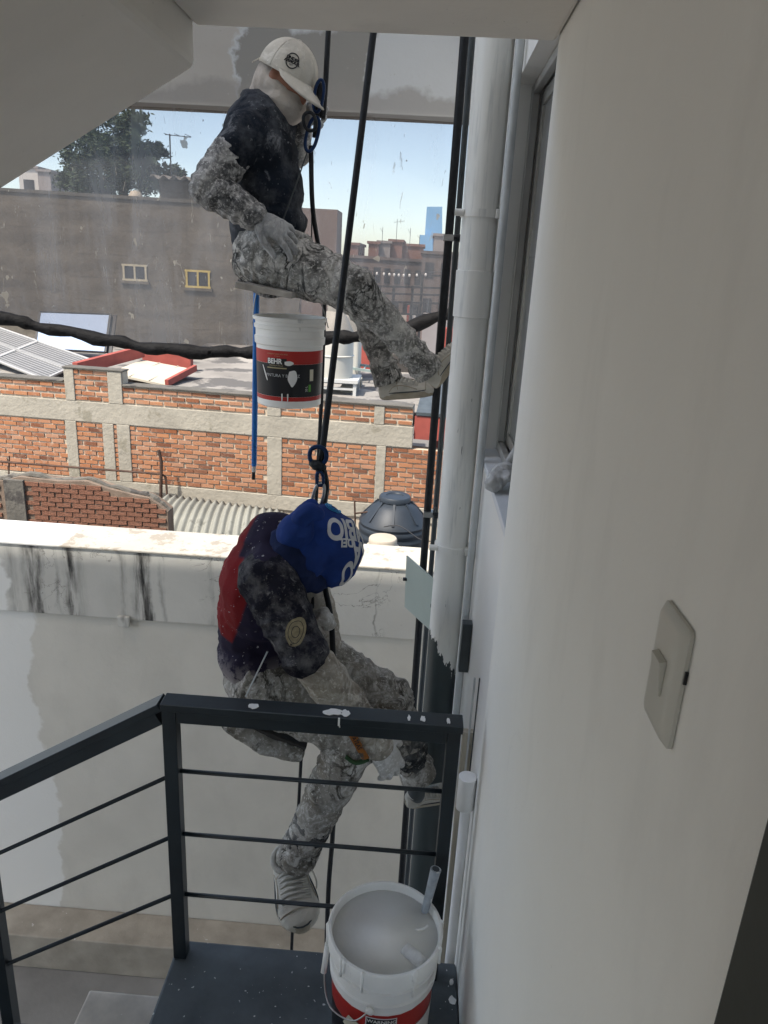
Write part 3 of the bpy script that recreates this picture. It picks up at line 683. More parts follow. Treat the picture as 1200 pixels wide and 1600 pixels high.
# tanks beyond the parapet
def tank(name, px, py_top, Y, rad, prof, mat, label, lidmat=None, grp=None):
    c = at(px, py_top, Y); t = thing(name, (c.x, c.y, c.z-prof[0][1]), label, 'water tank', grp)
    return c, t
c = at(616, 800, 9.5); tb = thing('water_tank', (c.x, c.y, GND), 'black ribbed plastic water tank with a round lid beyond the parapet', 'water tank')
rb = [(.46, GND-c.z-.1)]
for k in range(20): zz = GND-c.z+(k/20)*(-.14-(GND-c.z)); rb += [(.46, zz), (.475, zz+.03), (.475, zz+.06), (.46, zz+.09)]
MB().lathe(rb+[(.47, -.12), (.45, -.08), (.30, .10), (.20, .165), (.0, .17)], c, 48).build('tank_body', M_tankb, tb, smooth=True, sharp=40)
MB().lathe([(.205, .165), (.215, .17), (.215, .215), (.20, .235), (.12, .24), (.11, .225), (0, .225)], c, 36).build('lid', M_tankb, tb, smooth=True, sharp=40)
for k in range(8):
    t = 2*math.pi*k/8; d = Vector((math.cos(t), math.sin(t), 0)); MB().bar(c+d*.22+Vector((0, 0, .165)), c+d*.44+Vector((0, 0, -.06)), .03, .03).build('rib', M_tankb, tb)
c = at(598, 850, 8.6); tc = thing('water_tank', (c.x, c.y, GND), 'beige plastic water tank with a flat screw lid in front of the black tank', 'water tank')
MB().lathe([(.27, GND-c.z), (.27, -.18), (.26, -.12), (.2, -.02), (.165, .01), (0, .01)], c, 40).build('tank_body', M_tankbg, tc, smooth=True, sharp=50)
MB().lathe([(.17, .005), (.175, .01), (.175, .07), (.165, .085), (0, .09)], c, 36).build('lid', M_tankbg, tc, smooth=True, sharp=40)
pipe([at(556, 802, 9.4), at(575, 800, 9.4), at(610, 797, 9.4)], .012, 'tank_feed_pipe', 'thin dark pipe leading to the black tank lid')
pipe([at(554, 782, 9.4), at(556, 860, 9.4)], .012, 'upright_rod', 'thin dark upright rod beside the black tank')
pipe(smoothpath([at(600, 823, 8.8), at(625, 822, 8.7), at(655, 842, 8.6), at(676, 846, 8.6)]), .007, 'hose', 'thin grey hose crossing in front of the black tank', 'hose', M_steelf)
# ---- things on the brick house roof
def onroof(x, y, z=RZ): return atz(x, y, z)
sa = thing('solar_array', onroof(40, 560), 'tilted grey solar panels with white frames on the flat roof', 'solar panels')
o0 = at(0, 513, 16.6); o1 = at(140, 562, 14.4)
du = o1-o0; dv = Vector((-.30, -.95, -.22))
def sp_(u, v): return o0+du*u+dv*v
nrm = du.cross(dv).normalized(); nrm = nrm if nrm.z > 0 else -nrm
for i in range(3):
    for j in range(2):
        u0_, u1_, v0_, v1_ = -.62+i*.54, -.62+(i+1)*.54-.012, .0+j*.6, .0+(j+1)*.6-.02
        q = [sp_(u0_, v0_), sp_(u1_, v0_), sp_(u1_, v1_), sp_(u0_, v1_)]
        pa = MB().prism(q, -nrm*.04).build('panel', M_solar, sa)
        f = MB()
        for k in range(4): f.bar(q[k]+nrm*.004, q[(k+1) % 4]+nrm*.004, .05, .03, nrm)
        for k in range(1, 8): f.bar(q[0].lerp(q[3], k/8)+nrm*.002, q[1].lerp(q[2], k/8)+nrm*.002, .012, .006, nrm)
        f.build('frame', M_solfr, pa)
def slab(name, pts, th, mat, parent=None, **k): return MB().prism(pts, th).build(name, mat, parent, **k)
sk = thing('roof_light', onroof(220, 590), 'cream sheeted roof light with red painted metal frame', 'roof light')
A, Bp, Cp, D = at(222, 562, 15.2), at(303, 577, 14.8), at(258, 601, 13.6), at(172, 582, 13.6)
slab('sheet', [A, Bp, Cp, D], (0, 0, -.04), M_poly, sk)
MB().bar(at(118, 576, 13.5), at(222, 549, 15.2), .12, .22).build('frame', M_redw, sk); MB().bar(Bp+Vector((.03, 0, .03)), Cp+Vector((.03, 0, .03)), .07, .12).build('frame', M_redw, sk)
for t in (.35, .7): MB().bar(A.lerp(Bp, t)+Vector((0, 0, .005)), D.lerp(Cp, t)+Vector((0, 0, .005)), .02, .02).build('sheet_joint', M_poly, sk)
rw = at(223, 572, 15.6); rw2 = at(297, 548, 15.6)
setp(Bx(rw.x, rw2.x, 15.6, 15.8, RZ, rw2.z).build('red_upstand', M_redw), 'small red painted wall standing behind the roof light', 'wall')
bp = [at(62, 488, 17), at(172, 492, 17), at(164, 551, 16.4), at(54, 545, 16.4)]
bl = thing('blue_sheet_panel', (bp[0]+bp[2])/2, 'pale blue sheet in a dark frame leaning on the roof', 'panel'); bl.location.z = RZ
slab('sheet', bp, (0, .03, .01), M_bluep, bl)
f = MB()
for k in range(4): f.bar(bp[k]+Vector((0, .02, 0)), bp[(k+1) % 4]+Vector((0, .02, 0)), .05, .05)
f.build('frame', M_steelf, bl); slab('backing', [q+Vector((.12, .06, -.02)) for q in bp], (0, .05, .01), M_steelf, bl)
# white tank on a stand
c = at(521, 600, 14.2); wt = thing('roof_water_tank', (c.x, c.y, RZ), 'cream plastic water tank on a white metal stand on the roof', 'water tank')
zb = at(526, 588, 14.2).z; zs = at(526, 520, 14.2).z; zn = at(526, 488, 14.2).z; zt2 = at(526, 472, 14.2).z; rr = .36
MB().lathe([(rr, 0), (rr, (zs-zb)*.48), (rr+.02, (zs-zb)*.5), (rr, (zs-zb)*.52), (rr, zs-zb), (rr*.98, zs-zb+.03), (rr*.5, zn-zb), (rr*.42, zn-zb+.02), (rr*.42, zt2-zb), (0, zt2-zb)], (c.x, c.y, zb), 40).build('tank_body', M_tankw, wt, smooth=True, sharp=35)
Bx(c.x-.5, c.x+.5, c.y-.42, c.y+.42, zb-.06, zb-.001).build('stand_top', M_whmet, wt)
for i in (-1, 1):
    for j in (-1, 1): Bx(c.x+i*.44-.03, c.x+i*.44+.03, c.y+j*.36-.03, c.y+j*.36+.03, RZ, zb-.061).build('leg', M_whmet, wt)
for j in (-1, 1): Bx(c.x-.41, c.x+.41, c.y+j*.36-.02, c.y+j*.36+.02, RZ+.1, RZ+.14).build('stretcher', M_whmet, wt)
c2 = at(551, 560, 15.6); wt2 = thing('roof_cistern', (c2.x, c2.y, RZ), 'plain white cistern block standing behind the cream roof tank', 'cistern')
h2 = at(551, 492, 15.6).z; Bx(c2.x-.45, c2.x+.12, 15.6, 16.4, RZ, h2).build('body', M_tankw, wt2, bevel=.04); Bx(c2.x-.4, c2.x+.07, 15.65, 16.35, h2, h2+.12).build('top', M_tankw, wt2, bevel=.05)
for k, (x, y, L_) in enumerate(((578, 578, .55), (582, 600, .55))):
    q = onroof(x, y, RZ); fr_ = thing('steel_rack', q, ('grey green steel rack lying behind the cream tank stand', 'grey green steel rack nearer the brick coping')[k], 'rack')
    for j in range(2): MB().bar(q+Vector((-.5, j*.7, .3)), q+Vector((.5, j*.7, .22)), .05, .05).build('rail', M_grn, fr_)
    for j in range(5): MB().bar(q+Vector((-.4+j*.2, 0, .29-j*.015)), q+Vector((-.4+j*.2, .7, .29-j*.015)), .025, .025).build('rung', M_grn, fr_)
    for i in (-.45, .45):
        for j in (0, .7): Bx(q.x+i-.02, q.x+i+.02, q.y+j-.02, q.y+j+.02, RZ, RZ+.27).build('leg', M_grn, fr_)
for k, (x, y, sx, sz) in enumerate(((545, 612, .15, .12), (556, 603, .12, .16))):
    q = onroof(x, y); setp(Bx(q.x-sx, q.x+sx, q.y-.15, q.y+.15, RZ, RZ+sz).build('concrete_block', M_bconc, bevel=.01), ('flat concrete block under the cream tank stand leg', 'taller concrete block beside the tank stand')[k], 'block')
# parapet step behind roof & grey slab
g0 = onroof(300, 560); setp(Bx(g0.x, g0.x+2.6, 18.6, 19.2, RZ, RZ+.22).build('roof_upstand', M_roof), 'low grey roof upstand at the foot of the brown wall', 'wall')
# ---- brown wall
WYB = 20.0
bw = thing('brown_building', (at(200, 400, WYB).x, WYB, GND), 'tall brown rendered blank wall with two small ochre windows', 'building')
tz0, tz1 = at(0, 300, WYB).z, at(335, 320, WYB).z; xl, xr = at(-160, 300, WYB).x, at(470, 330, WYB).x; xr2 = at(527, 330, WYB).x
MB().prism([(xl, WYB, GND), (xr, WYB, GND), (xr, WYB, tz1-.02), (xl, WYB, tz0+.05)], (0, 9, 0)).build('wall', M_brown, bw)
Bx(xr+.001, xr2, WYB+.05, WYB+1.2, GND, at(500, 326, WYB).z).build('side_bay', M_pink, bw)
MB().prism([(xl, WYB-.04, tz0+.05), (xr, WYB-.04, tz1-.02), (xr, WYB-.04, tz1+.06), (xl, WYB-.04, tz0+.13)], (0, .4, 0)).build('coping', M_oconc, bw)
for (x0, x1, y0, y1), fm in (((193, 229, 414, 438), M_palefr), ((291, 328, 423, 449), M_yel)):
    a, b = at(x0, y1, WYB), at(x1, y0, WYB); wn = Bx(a.x, b.x, WYB-.012, WYB-.004, a.z, b.z).build('window', M_fwin, bw)
    for u in (a.x, (a.x+b.x)/2-.025, b.x-.05): Bx(u, u+.05, WYB-.03, WYB-.013, a.z, b.z).build('frame', fm, wn)
    for v in (a.z-.0, b.z-.05): Bx(a.x-.02, b.x+.02, WYB-.032, WYB-.012, v, v+.05).build('frame', fm, wn)
    Bx(a.x-.06, b.x+.06, WYB-.06, WYB-.001, a.z-.07, a.z-.004).build('sill', M_brown, wn)
# things on the brown building's roof
sh = thing('roof_shed', at(300, 320, 22.5), 'brown rooftop shed with a wavy corrugated edge above the brown wall', 'shed'); sh.location.z = 0
a, b = at(250, 318, 22.5), at(345, 286, 22.5); Bx(a.x, b.x+.6, 22.5, 25, a.z-1, b.z).build('wall', M_brown, sh)
def shr(u, v): return (a.x-.15+u*(b.x+.8-a.x+.15), 22.2+v*3, b.z+.05+.05*math.sin(u*2*math.pi*9)+.1*v)
MB().sheet(shr, 90, 2).build('roof', M_roof, sh, solid=.02, smooth=True)
dm = at(212, 308, 21.2); dt = thing('roof_cowl', (dm.x, dm.y, dm.z-.6), 'pale domed cowl on the brown wall below the tree', 'cowl'); MB().lathe([(.2, -.6), (.2, .0), (.12, .14), (0, .17)], dm, 20).build('dome', M_tankbg, dt, smooth=True)
def antenna(px, py, Y, h, label, name='tv_antenna', arms=3, grp=None):
    p = at(px, py, Y); t = thing(name, p, label, 'antenna', grp); MB().tube([p, p+Vector((0, 0, h))], .02, 6).build('mast', M_steelf, t)
    top_ = p+Vector((0, 0, h)); MB().tube([top_+Vector((-h*.1, 0, -.02)), top_+Vector((h*.45, 0, -.06))], .012, 5).build('boom', M_steelf, t)
    for k in range(arms): q = top_+Vector((-h*.05+k*h*.22, 0, -.03)); MB().tube([q+Vector((0, -.3, 0)), q+Vector((0, .3, .02))], .008, 5).build('element', M_steelf, t)
    return t
antenna(268, 290, 23, 1.35, 'thin television antenna on the shed roof beside the tree')
# white blocks at far left
for k, (x0, x1, y0, Y) in enumerate(((28, 58, 262, 45), (59, 78, 268, 44), (79, 110, 290, 46))):
    a = at(x0, y0, Y); b = at(x1, y0, Y); t = thing('far_white_building', (a.x, Y, GND), ('tall pale house block rising behind the brown wall', 'narrow grey white house block next to the pale one', 'low white house block between the pale ones and the tree')[k], 'building')
    Bx(a.x, b.x, Y, Y+6, GND, a.z).build('wall', (M_fwhite, M_fgrey, M_fwhite)[k], t); Bx(a.x-.1, b.x+.1, Y-.1, Y+6.1, a.z, a.z+.12).build('roof', M_fgrey, t)
    if k != 1:
        m = (a.x+b.x)/2
        wn = Bx(m-.3, m+.3, Y-.03, Y-.005, a.z-1.3, a.z-.6).build('window', M_fwin, t)
# ---- tree
def tree(name, base, top_pts, label, nleaf, seed):
    rg = random.Random(seed); t = thing(name, base, label, 'tree'); tk = MB(); clumps = []
    B = Vector(base); T = Vector(top_pts[0])
    tk.tube(smoothpath([B, B.lerp(T, .4)+Vector((.1, 0, 0)), B.lerp(T, .75), T], 3), [.22-.19*i/9 for i in range(10)], 8)
    for c, r in top_pts[1]:
        c = Vector(c); k = max(.15, min(.95, (c.z-B.z)/(T.z-B.z)-.12)); q = B.lerp(T, k)
        tk.tube(smoothpath([q, q.lerp(c, .5)+Vector((0, 0, -.08)), c], 3), [.06-.05*i/6 for i in range(7)], 6)
        for _ in range(9): clumps.append((c+Vector((rg.gauss(0, r*.5), rg.gauss(0, r*.5), rg.gauss(0, r*.42))), r*.26))
    tk.build('trunk', M_trunk, t, smooth=True)
    n = nleaf; idx = [rg.randrange(len(clumps)) for _ in range(n)]; lv = MB()
    for i in idx:
        c, r = clumps[i]; p = c+Vector((rg.gauss(0, r), rg.gauss(0, r), rg.gauss(0, r*.8)))
        d = Vector((rg.gauss(0, 1), rg.gauss(0, 1), rg.gauss(0, .7))).normalized(); e_ = d.orthogonal().normalized(); L = rg.uniform(.05, .11); W = L*.38
        lv.add([p-d*L, p+e_*W, p+d*L, p-e_*W], [(0, 1, 2, 3)])
    lv.build('crown', M_leaf, t, kind='stuff')
TYd = 27.
def tp3(x, y, r, dy=0): return (at(x, y, TYd+dy), r)
cl = [tp3(198, 185, .5), tp3(180, 205, .6), tp3(212, 205, .5), tp3(150, 222, .6), tp3(165, 235, .7, 1), tp3(195, 240, .7), tp3(222, 235, .4), tp3(120, 243, .55), tp3(140, 262, .75), tp3(172, 268, .75),
      tp3(205, 268, .7), tp3(112, 275, .5), tp3(130, 292, .7), tp3(160, 295, .8), tp3(195, 295, .75), tp3(228, 292, .5), tp3(245, 236, .28), tp3(238, 262, .2), tp3(205, 225, .5, -.5), tp3(160, 250, .6, -.6)]
tree('conifer_tree', at(180, 420, TYd), (at(196, 180, TYd), cl), 'dark green bushy conifer behind the brown wall', 17000, 3)
cl2 = [tp3(262, 272, .3, 1), tp3(275, 268, .22, 1), tp3(250, 290, .35, 1), tp3(268, 296, .35, 1)]
tree('young_tree', at(262, 400, TYd+1), (at(264, 270, TYd+1), cl2), 'small sparse tree beside the antenna', 2200, 5)
# ---- far right: brown terraces, fence, tower
def block(name, x0, x1, y0, Y, dep, mat, label, wins=0, rows=1, grp=None):
    a, b = at(x0, y0, Y), at(x1, y0, Y); z1 = (a.z+b.z)/2; t = thing(name, ((a.x+b.x)/2, Y, GND), label, 'building', grp)
    Bx(a.x, b.x, Y, Y+dep, GND, z1).build('wall', mat, t); Bx(a.x-.08, b.x+.08, Y-.08, Y+dep, z1, z1+.12).build('parapet', mat, t)
    for r in range(rows):
        for k in range(wins):
            x = a.x+(k+.5)*(b.x-a.x)/wins; wdt = (b.x-a.x)/wins*.28; wn = Bx(x-wdt, x+wdt, Y-.03, Y-.004, z1-1.0-r*1.5, z1-.35-r*1.5).build('window', M_fwin, t)
    return t
block('terrace_house', 540, 600, 404, 36, 6, M_fbrown, 'dark brown terrace house beside the side bay of the brown building', 3, 2, None)
block('terrace_house', 598, 662, 408, 35.5, 6, M_fbrown, 'wide dark brown terrace house below the red roof boxes', 4, 2, None)
block('terrace_house', 660, 735, 398, 34, 6, M_fbrown, 'dark brown terrace house with the grey roof room', 3, 2, None)
for k, (x0, x1, y0, m_, lb) in enumerate(((545, 560, 383, M_fred, 'small low red roof room above the brown terrace'), (576, 592, 381, M_fred, 'second low red roof room above the brown terrace'), (591, 610, 380, M_fgrey, 'grey roof room between the red ones'), (609, 629, 378, M_fred, 'tallest red roof room above the brown terrace'),
                                         (629, 662, 385, M_fred, 'long low red roof room next to the tallest one'), (679, 700, 369, M_fgrey, 'dark grey roof room beside the blue tower'))):
    block('roof_room', x0, x1, y0, 38+k*.3, 4, m_, lb)
for k, (x, y, h, bm_) in enumerate(((597, 380, .7, 0), (619, 378, 1.0, 1), (640, 385, .8, 0), (655, 385, .5, 0))):
    p = at(x, y, 37); t = thing('roof_mast', p, 'thin aerial mast on the '+('grey roof room between the red ones', 'tallest red roof room', 'long low red roof room, mid roof', 'long low red roof room, end by the blue tower')[k], 'antenna'); MB().tube([p, p+Vector((0, 0, h))], .011, 5).build('mast', M_steelf, t)
    if bm_: MB().tube([p+Vector((-.15, 0, h*.85)), p+Vector((.35, 0, h*.93))], .008, 5).build('boom', M_steelf, t)
    else: MB().tube([p+Vector((0, 0, h*.7)), p+Vector((-.12, 0, h*.95))], .007, 5).build('stay', M_steelf, t)
tw = thing('distant_tower', (at(672, 380, 900).x, 900, GND), 'tall skyline tower coloured pale blue for distant haze', 'tower')
a, b, c_, d_ = at(662, 392, 900), at(691, 392, 900), at(691, 323, 900), at(667, 323, 900)
MB().prism([a, b, c_, d_], (0, 60, 0)).build('shaft', M_tower, tw); a, b, c_ = at(654, 395, 890), at(676, 395, 890), at(676, 368, 890); MB().prism([a, b, c_, (a.x, a.y, c_.z)], (0, 9, 0)).build('annex', M_tower, tw)
# steel frame fence
FY = 24.; fn_ = thing('steel_frame_screen', at(640, 500, FY), 'dark steel framework of posts and rails before the brown terraces', 'frame')
for x in (590, 612, 641, 655, 685, 705): a = at(x, 430 if x in (655, 685) else 446, FY); b = at(x, 512, FY); Bx(b.x-.04, b.x+.04, FY-.04, FY+.04, b.z-1, a.z).build('post', M_steelf, fn_)
for y in (447, 458, 471, 489): a = at(588, y, FY); b = at(715, y+4, FY); MB().bar(a+Vector((0, -.06, 0)), b+Vector((0, -.06, 0)), .04, .06).build('rail', M_steelf, fn_)
a, b = at(655, 430, FY), at(690, 431, FY); MB().bar(a+Vector((0, -.06, 0)), b+Vector((0, -.06, 0)), .04, .06).build('rail', M_steelf, fn_)
lt = thing('string_lights', at(560, 422, 23), 'string of small pale bulbs strung before the terraces', 'string lights')
wpts = smoothpath([at(545, 421, 23), at(600, 425, 23), at(640, 427, 23), at(700, 424, 23)], 5); MB().tube(wpts, .012, 5).build('cable', M_steelf, lt)
for k in range(12): q = wpts[1+k]; MB().ell(q+Vector((0, 0, -.06)), (.035, 0, 0), (0, .035, 0), (0, 0, .05), 8, 6).build('bulb', M_prwhite, lt)
for k, (x0, x1, y0, y1, Y, m_, lb) in enumerate(((624, 636, 491, 501, 27, M_fwhite, 'white box behind the steel frame'), (640, 650, 491, 500, 27, M_fwhite, 'second white box right of the red post'), (634, 640, 478, 520, 26.5, M_redw, 'thin red post between the white boxes'),
                                                (692, 716, 514, 545, 22, M_redw, 'red stall side seen past the black cable'), (660, 700, 492, 508, 27, M_fgrey, 'grey bushy heap behind the steel frame'), (612, 668, 556, 590, 17.5, M_board, 'brown timber stack behind the trainers'), (650, 664, 578, 588, 16.5, M_redw, 'red box on the roof behind the trainers'), (553, 585, 540, 556, 17.5, M_redw, 'maroon sheet lying behind the cream tank'))):
    a, b = at(x0, y1, Y), at(x1, y0, Y); zb_ = GND if Y > 20 else RZ
    setp(Bx(a.x, b.x, Y, Y+.5, min(zb_, a.z), b.z).build(('storage_box', 'storage_box', 'red_post', 'market_stall', 'rubble_heap', 'timber_stack', 'red_box', 'maroon_sheet')[k], m_, bevel=.02), lb, ('box', 'box', 'post', 'stall', 'heap', 'timber', 'box', 'sheet')[k])
# ================================================================== OBJECTS IN THE STAIRWELL
# ---- light switch
sp = [atx(x, y, XW) for x, y in ((1048, 935), (1088, 990), (1050, 1175), (1017, 1110))]
sy0, sy1 = sp[1].y, sp[0].y; sz0, sz1 = sp[2].z, sp[0].z
sw = thing('light_switch', (XW, (sy0+sy1)/2, sz0), 'cream single light switch plate on the white stairwell wall', 'light switch')
pl = MB(); rr_ = .012; prof = []
for k in range(28):
    t = 2*math.pi*k/28; cx, cz = math.cos(t), math.sin(t); y = max(-1, min(1, 1.6*cx))*((sy1-sy0)/2); z = max(-1, min(1, 1.9*cz))*((sz1-sz0)/2)
    prof.append((y, z))
yc, zc = (sy0+sy1)/2, (sz0+sz1)/2
hy, hz = (sy1-sy0)/2, (sz1-sz0)/2
def rrect(hy, hz, r, x, n=6):
    out = []
    for cy, cz, a0 in ((hy-r, hz-r, 0), (-hy+r, hz-r, 90), (-hy+r, -hz+r, 180), (hy-r, -hz+r, 270)):
        for k in range(n+1): t = R(a0+90*k/n); out.append((x, yc+cy+r*math.cos(t), zc+cz+r*math.sin(t)))
    return out
rings = [rrect(hy, hz, .006, XW-.0005), rrect(hy, hz, .006, XW-.004), rrect(hy-.005, hz-.005, .008, XW-.009), rrect(hy-.012, hz-.012, .008, XW-.0105)]
n = len(rings[0]); vs = [v for r in rings for v in r]; fs = [(i*n+k, i*n+(k+1) % n, (i+1)*n+(k+1) % n, (i+1)*n+k) for i in range(3) for k in range(n)]+[tuple(range(3*n, 4*n))]
MB().add(vs, fs).build('plate', M_switch, sw, smooth=True, sharp=40)
MB().prism([(XW-.0104, yc-.012, zc-.018), (XW-.0125, yc-.012, zc-.017), (XW-.017, yc-.012, zc+.016), (XW-.0104, yc-.012, zc+.018)], (0, .024, 0)).build('rocker', M_switch, sw, bevel=.0008)
Bx(XW-.003, XW-.0003, sy0-.0022, sy0-.0003, zc+.01, zc+.022).build('plaster_gap', M_black, sw)
# ---- dark door folded back on the wall
dk = atx(1122, 1600, XW-.03); dr = thing('dark_door', (XW-.03, dk.y-.4, FLR+RI*3), 'edge of a dark olive door folded against the stairwell wall', 'door')
Bx(XW-.034, XW-.003, dk.y-.8, dk.y, FLR+RI*3+.01, .42).build('leaf', M_door, dr, bevel=.003)
for z in (-.6+.0, .2): Bx(XW-.0028, XW-.0005, dk.y-.8, dk.y-.74, z, z+.09).build('hinge', M_steel, dr)

# ---- railing
RY = 1.75
tl = at(266, 1092, RY); tr = at(722, 1121, RY); bl_ = at(283, 1490, RY)
xL = tl.x; zT = tl.z; rl = thing('stair_railing', (xL, RY, FLR), 'dark blue grey steel railing with paint splashes round the landing', 'railing')
wT = .052
lowend = at(-10, 1224, RY); sl2 = (zT-lowend.z)/(xL-lowend.x)
XR = tr.x-.012
zr = zT-.012
def flatbar(a, b, wd, h): return MB().bar(a, b, wd, h)
# handrail: wide flat cap above a lower strip
Bx(xL-.02, XR+.016, RY-.03, RY+.03, zr-.012, zr+.012).build('handrail', M_rail, rl, bevel=.002, label='level handrail with white paint drips')
Bx(xL+.021, XR-.026, RY-.0195, RY+.0195, zr-.052, zr-.0125).build('under_rail', M_rail, rl, bevel=.002)
q = Vector((xL-.021, RY, zr)); d = Vector((-1, 0, -sl2)).normalized(); hl = 3.2
MB().bar(q+d*.001, q+d*hl, .06, .024).build('handrail', M_rail, rl, bevel=.002)
up = Vector((0, 1, 0)).cross(d); up = up if up.z > 0 else -up
MB().bar(q+d*.03-up*.0325, q+d*hl-up*.0325, .038, .04).build('under_rail', M_rail, rl, bevel=.002)
MB().box(xL-.02, xL+.02, RY-.02, RY+.02, FLR+.0, zr-.0125).build('post', M_rail, rl, bevel=.002)
MB().box(XR-.025, XR+.012, RY-.02, RY+.02, FLR+.0, zr-.0125).build('post', M_rail, rl, bevel=.002)
lp = at(6, 1500, RY).x
for k in range(3):
    px_ = lp-.005-k*.56
    Bx(px_-.02, px_+.02, RY-.02, RY+.02, FLR-RI*(int((lx-px_)/TR)+1), zr-.06-sl2*(xL-px_)).build('post', M_rail, rl, bevel=.002)
for y0 in (1204, 1302, 1396):
    z = at(290, y0+1, RY).z; MB().tube([(xL+.018, RY, z), (XR-.022, RY, z)], .0065, 8).build('bar', M_rail, rl, smooth=True)
    zl = at(264, y0+ (10, 6, 2)[(1204, 1302, 1396).index(y0)], RY).z
    MB().tube([(xL-.018, RY, zl), (xL-3.0, RY, zl-sl2*2.98)], .0065, 8).build('bar', M_rail, rl, smooth=True)
# paint drips lying on the handrail
rgd = random.Random(4)
for x, y, sx in ((397, 1091, .017), (520, 1099, .03), (541, 1101, .014), (640, 1109, .005), (662, 1111, .008), (702, 1117, .005)):
    p = at(x, y, RY-.01); pts = []
    for k in range(14): t = 2*math.pi*k/14; r = rgd.uniform(.6, 1.1); pts.append((p.x+math.cos(t)*sx*r, RY-.006+math.sin(t)*.016*r, zr+.0118))
    MB().prism(pts, (0, 0, .0022)).build('paint_splash', M_prwhite, rl)
for x, ln in ((532, .012),):
    p = at(x, 1105, RY); MB().tube([(p.x, RY-.0305, zr+.012), (p.x, RY-.032, zr-.01), (p.x+.001, RY-.0245, zr-.016), (p.x+.002, RY-.0205, zr-.012-ln)], [.003, .003, .002, .0015], 6).build('paint_drip', M_prwhite, rl)
# paint chips on the floor by the wall
rgc = random.Random(9)
for k in range(26):
    x = rgc.uniform(.09, .235); y = rgc.uniform(1.2, 1.74); r = rgc.uniform(.006, .022); pts = []
    for j in range(8): t = 2*math.pi*j/8; q_ = r*rgc.uniform(.5, 1.1); pts.append((x+math.cos(t)*q_*.6, y+math.sin(t)*q_, FLR+.0004))
    o = MB().prism(pts, (0, 0, .0012)).build('paint_chip', M_prwhite); setp(o, 'dried white paint flake on the dark landing by the wall', 'paint flake', 'paint flakes by the wall')

# ---- paint buckets
def cyl(c, r0, r1, z0, z1, a_c):
    """u, v -> point on the (tapered) bucket side; v measured from z0"""
    def fn(u, v, off=.0012):
        r = r0+(r1-r0)*(v/(z1-z0)); t = a_c+u/r; return Vector((c[0]+math.cos(t)*(r+off), c[1]+math.sin(t)*(r+off), c[2]+z0+v))
    return fn
def patch(fn, u0, u1, v0, v1, mat, parent, name, off=.001, n=24):
    return MB().sheet(lambda a, b: fn(u0+(u1-u0)*a, v0+(v1-v0)*b, off), n, 2).build(name, mat, parent, smooth=True)
def bucket(base, label, a_c, H=.365, rt=.148, rb=.132):
    c = Vector(base); b = thing('paint_bucket', c, label, 'bucket', None)
    def r_at(z): return rb+(rt-.008-rb)*z/H
    prof = [(rb-.01, 0), (rb, .006), (r_at(.24), .24), (r_at(.245)+.006, .245), (r_at(.27)+.007, .27), (r_at(.275)+.002, .274), (r_at(.30)+.002, .30), (r_at(.303)+.007, .303), (r_at(.315)+.008, .315), (r_at(.318)+.003, .318), (r_at(.33)+.003, .33),
            (rt+.002, .333), (rt+.004, H-.004), (rt+.001, H), (rt-.005, H), (rt-.007, H-.004), (r_at(.3)-.006, .3), (rb-.006, .01), (0, .01)]
    MB().lathe(prof, c, 64).build('pail', M_plast, b, smooth=True, sharp=40)
    return c, b, r_at
# bucket on the landing
rim = (at(511, 1475, 1.5)+at(687, 1475, 1.5))/2
c, b, r_at = bucket((rim.x+.004, 1.565, FLR), 'white paint bucket with red label full of white paint on the landing', -R(97), .385, .153, .135)
MB().lathe([(0, .358), (.06, .3582), (.1425, .358), (.145, .361)], c, 64).build('paint', M_paint, b, smooth=True)
rgp = random.Random(3)
for k in range(9):
    t_ = rgp.uniform(-math.pi, .2); ln = rgp.uniform(.02, .09); d_ = Vector((math.cos(t_), math.sin(t_), 0)); p_ = c+d_*.1575+Vector((0, 0, .384))
    MB().tube([p_-d_*.004+Vector((0, 0, .002)), p_+Vector((0, 0, -.004)), p_+Vector((0, 0, -ln*.6)), p_+Vector((0, 0, -ln))], [.005, .005, .0035, .0045], 8).build('paint_run', M_paint, b, smooth=True)
F0 = cyl(c, r_at(.02), r_at(.24), .02, .24, -R(95))
patch(F0, -.40, .40, .145, .213, M_red, b, 'label_band'); patch(F0, -.40, .40, .018, .1445, M_black, b, 'label_band')
patch(F0, .10, .40, .02, .144, M_plast, b, 'label_band', .0016)
patch(F0, -.025, .058, .05, .205, M_prwhite, b, 'warning_panel', .002); patch(F0, -.022, .055, .163, .202, M_black, b, 'warning_heading', .0026)
def shift(fn, du, dv, off): return lambda u, v: fn(u+du, v+dv, off)
lettering('WARNING', .016, shift(F0, .018, .192, .0032), M_prwhite, b, bold=.0003)
lettering('ADVERTENCIA', .0135, shift(F0, .0165, .173, .0032), M_prwhite, b, bold=.0002)
ringp = [F0(.0165+.026*math.cos(2*math.pi*k/28), .125+.026*math.sin(2*math.pi*k/28), .003) for k in range(29)]; MB().tube(ringp, .0012, 6, caps=False).build('pictogram_ring', M_black, b)
for du, dv, rx, rz in ((.012, .128, .012, .006), (.024, .122, .012, .006), (.004, .133, .006, .005)): MB().sheet(lambda a_, b_: F0(.0+du+rx*b_*math.cos(a_*2*math.pi), dv+rz*b_*math.sin(a_*2*math.pi), .0032), 16, 2).build('pictogram', M_black, b)
MB().sheet(lambda a_, b_: F0(-.075+.075*a_-.02*b_, .175-.045*b_-.02*a_, .003), 8, 2).build('sticker', M_cream, b)
lettering('PLUS', .010, lambda u, v: F0(-.048+u, .145+v-.25*u, .0036), M_black, b)
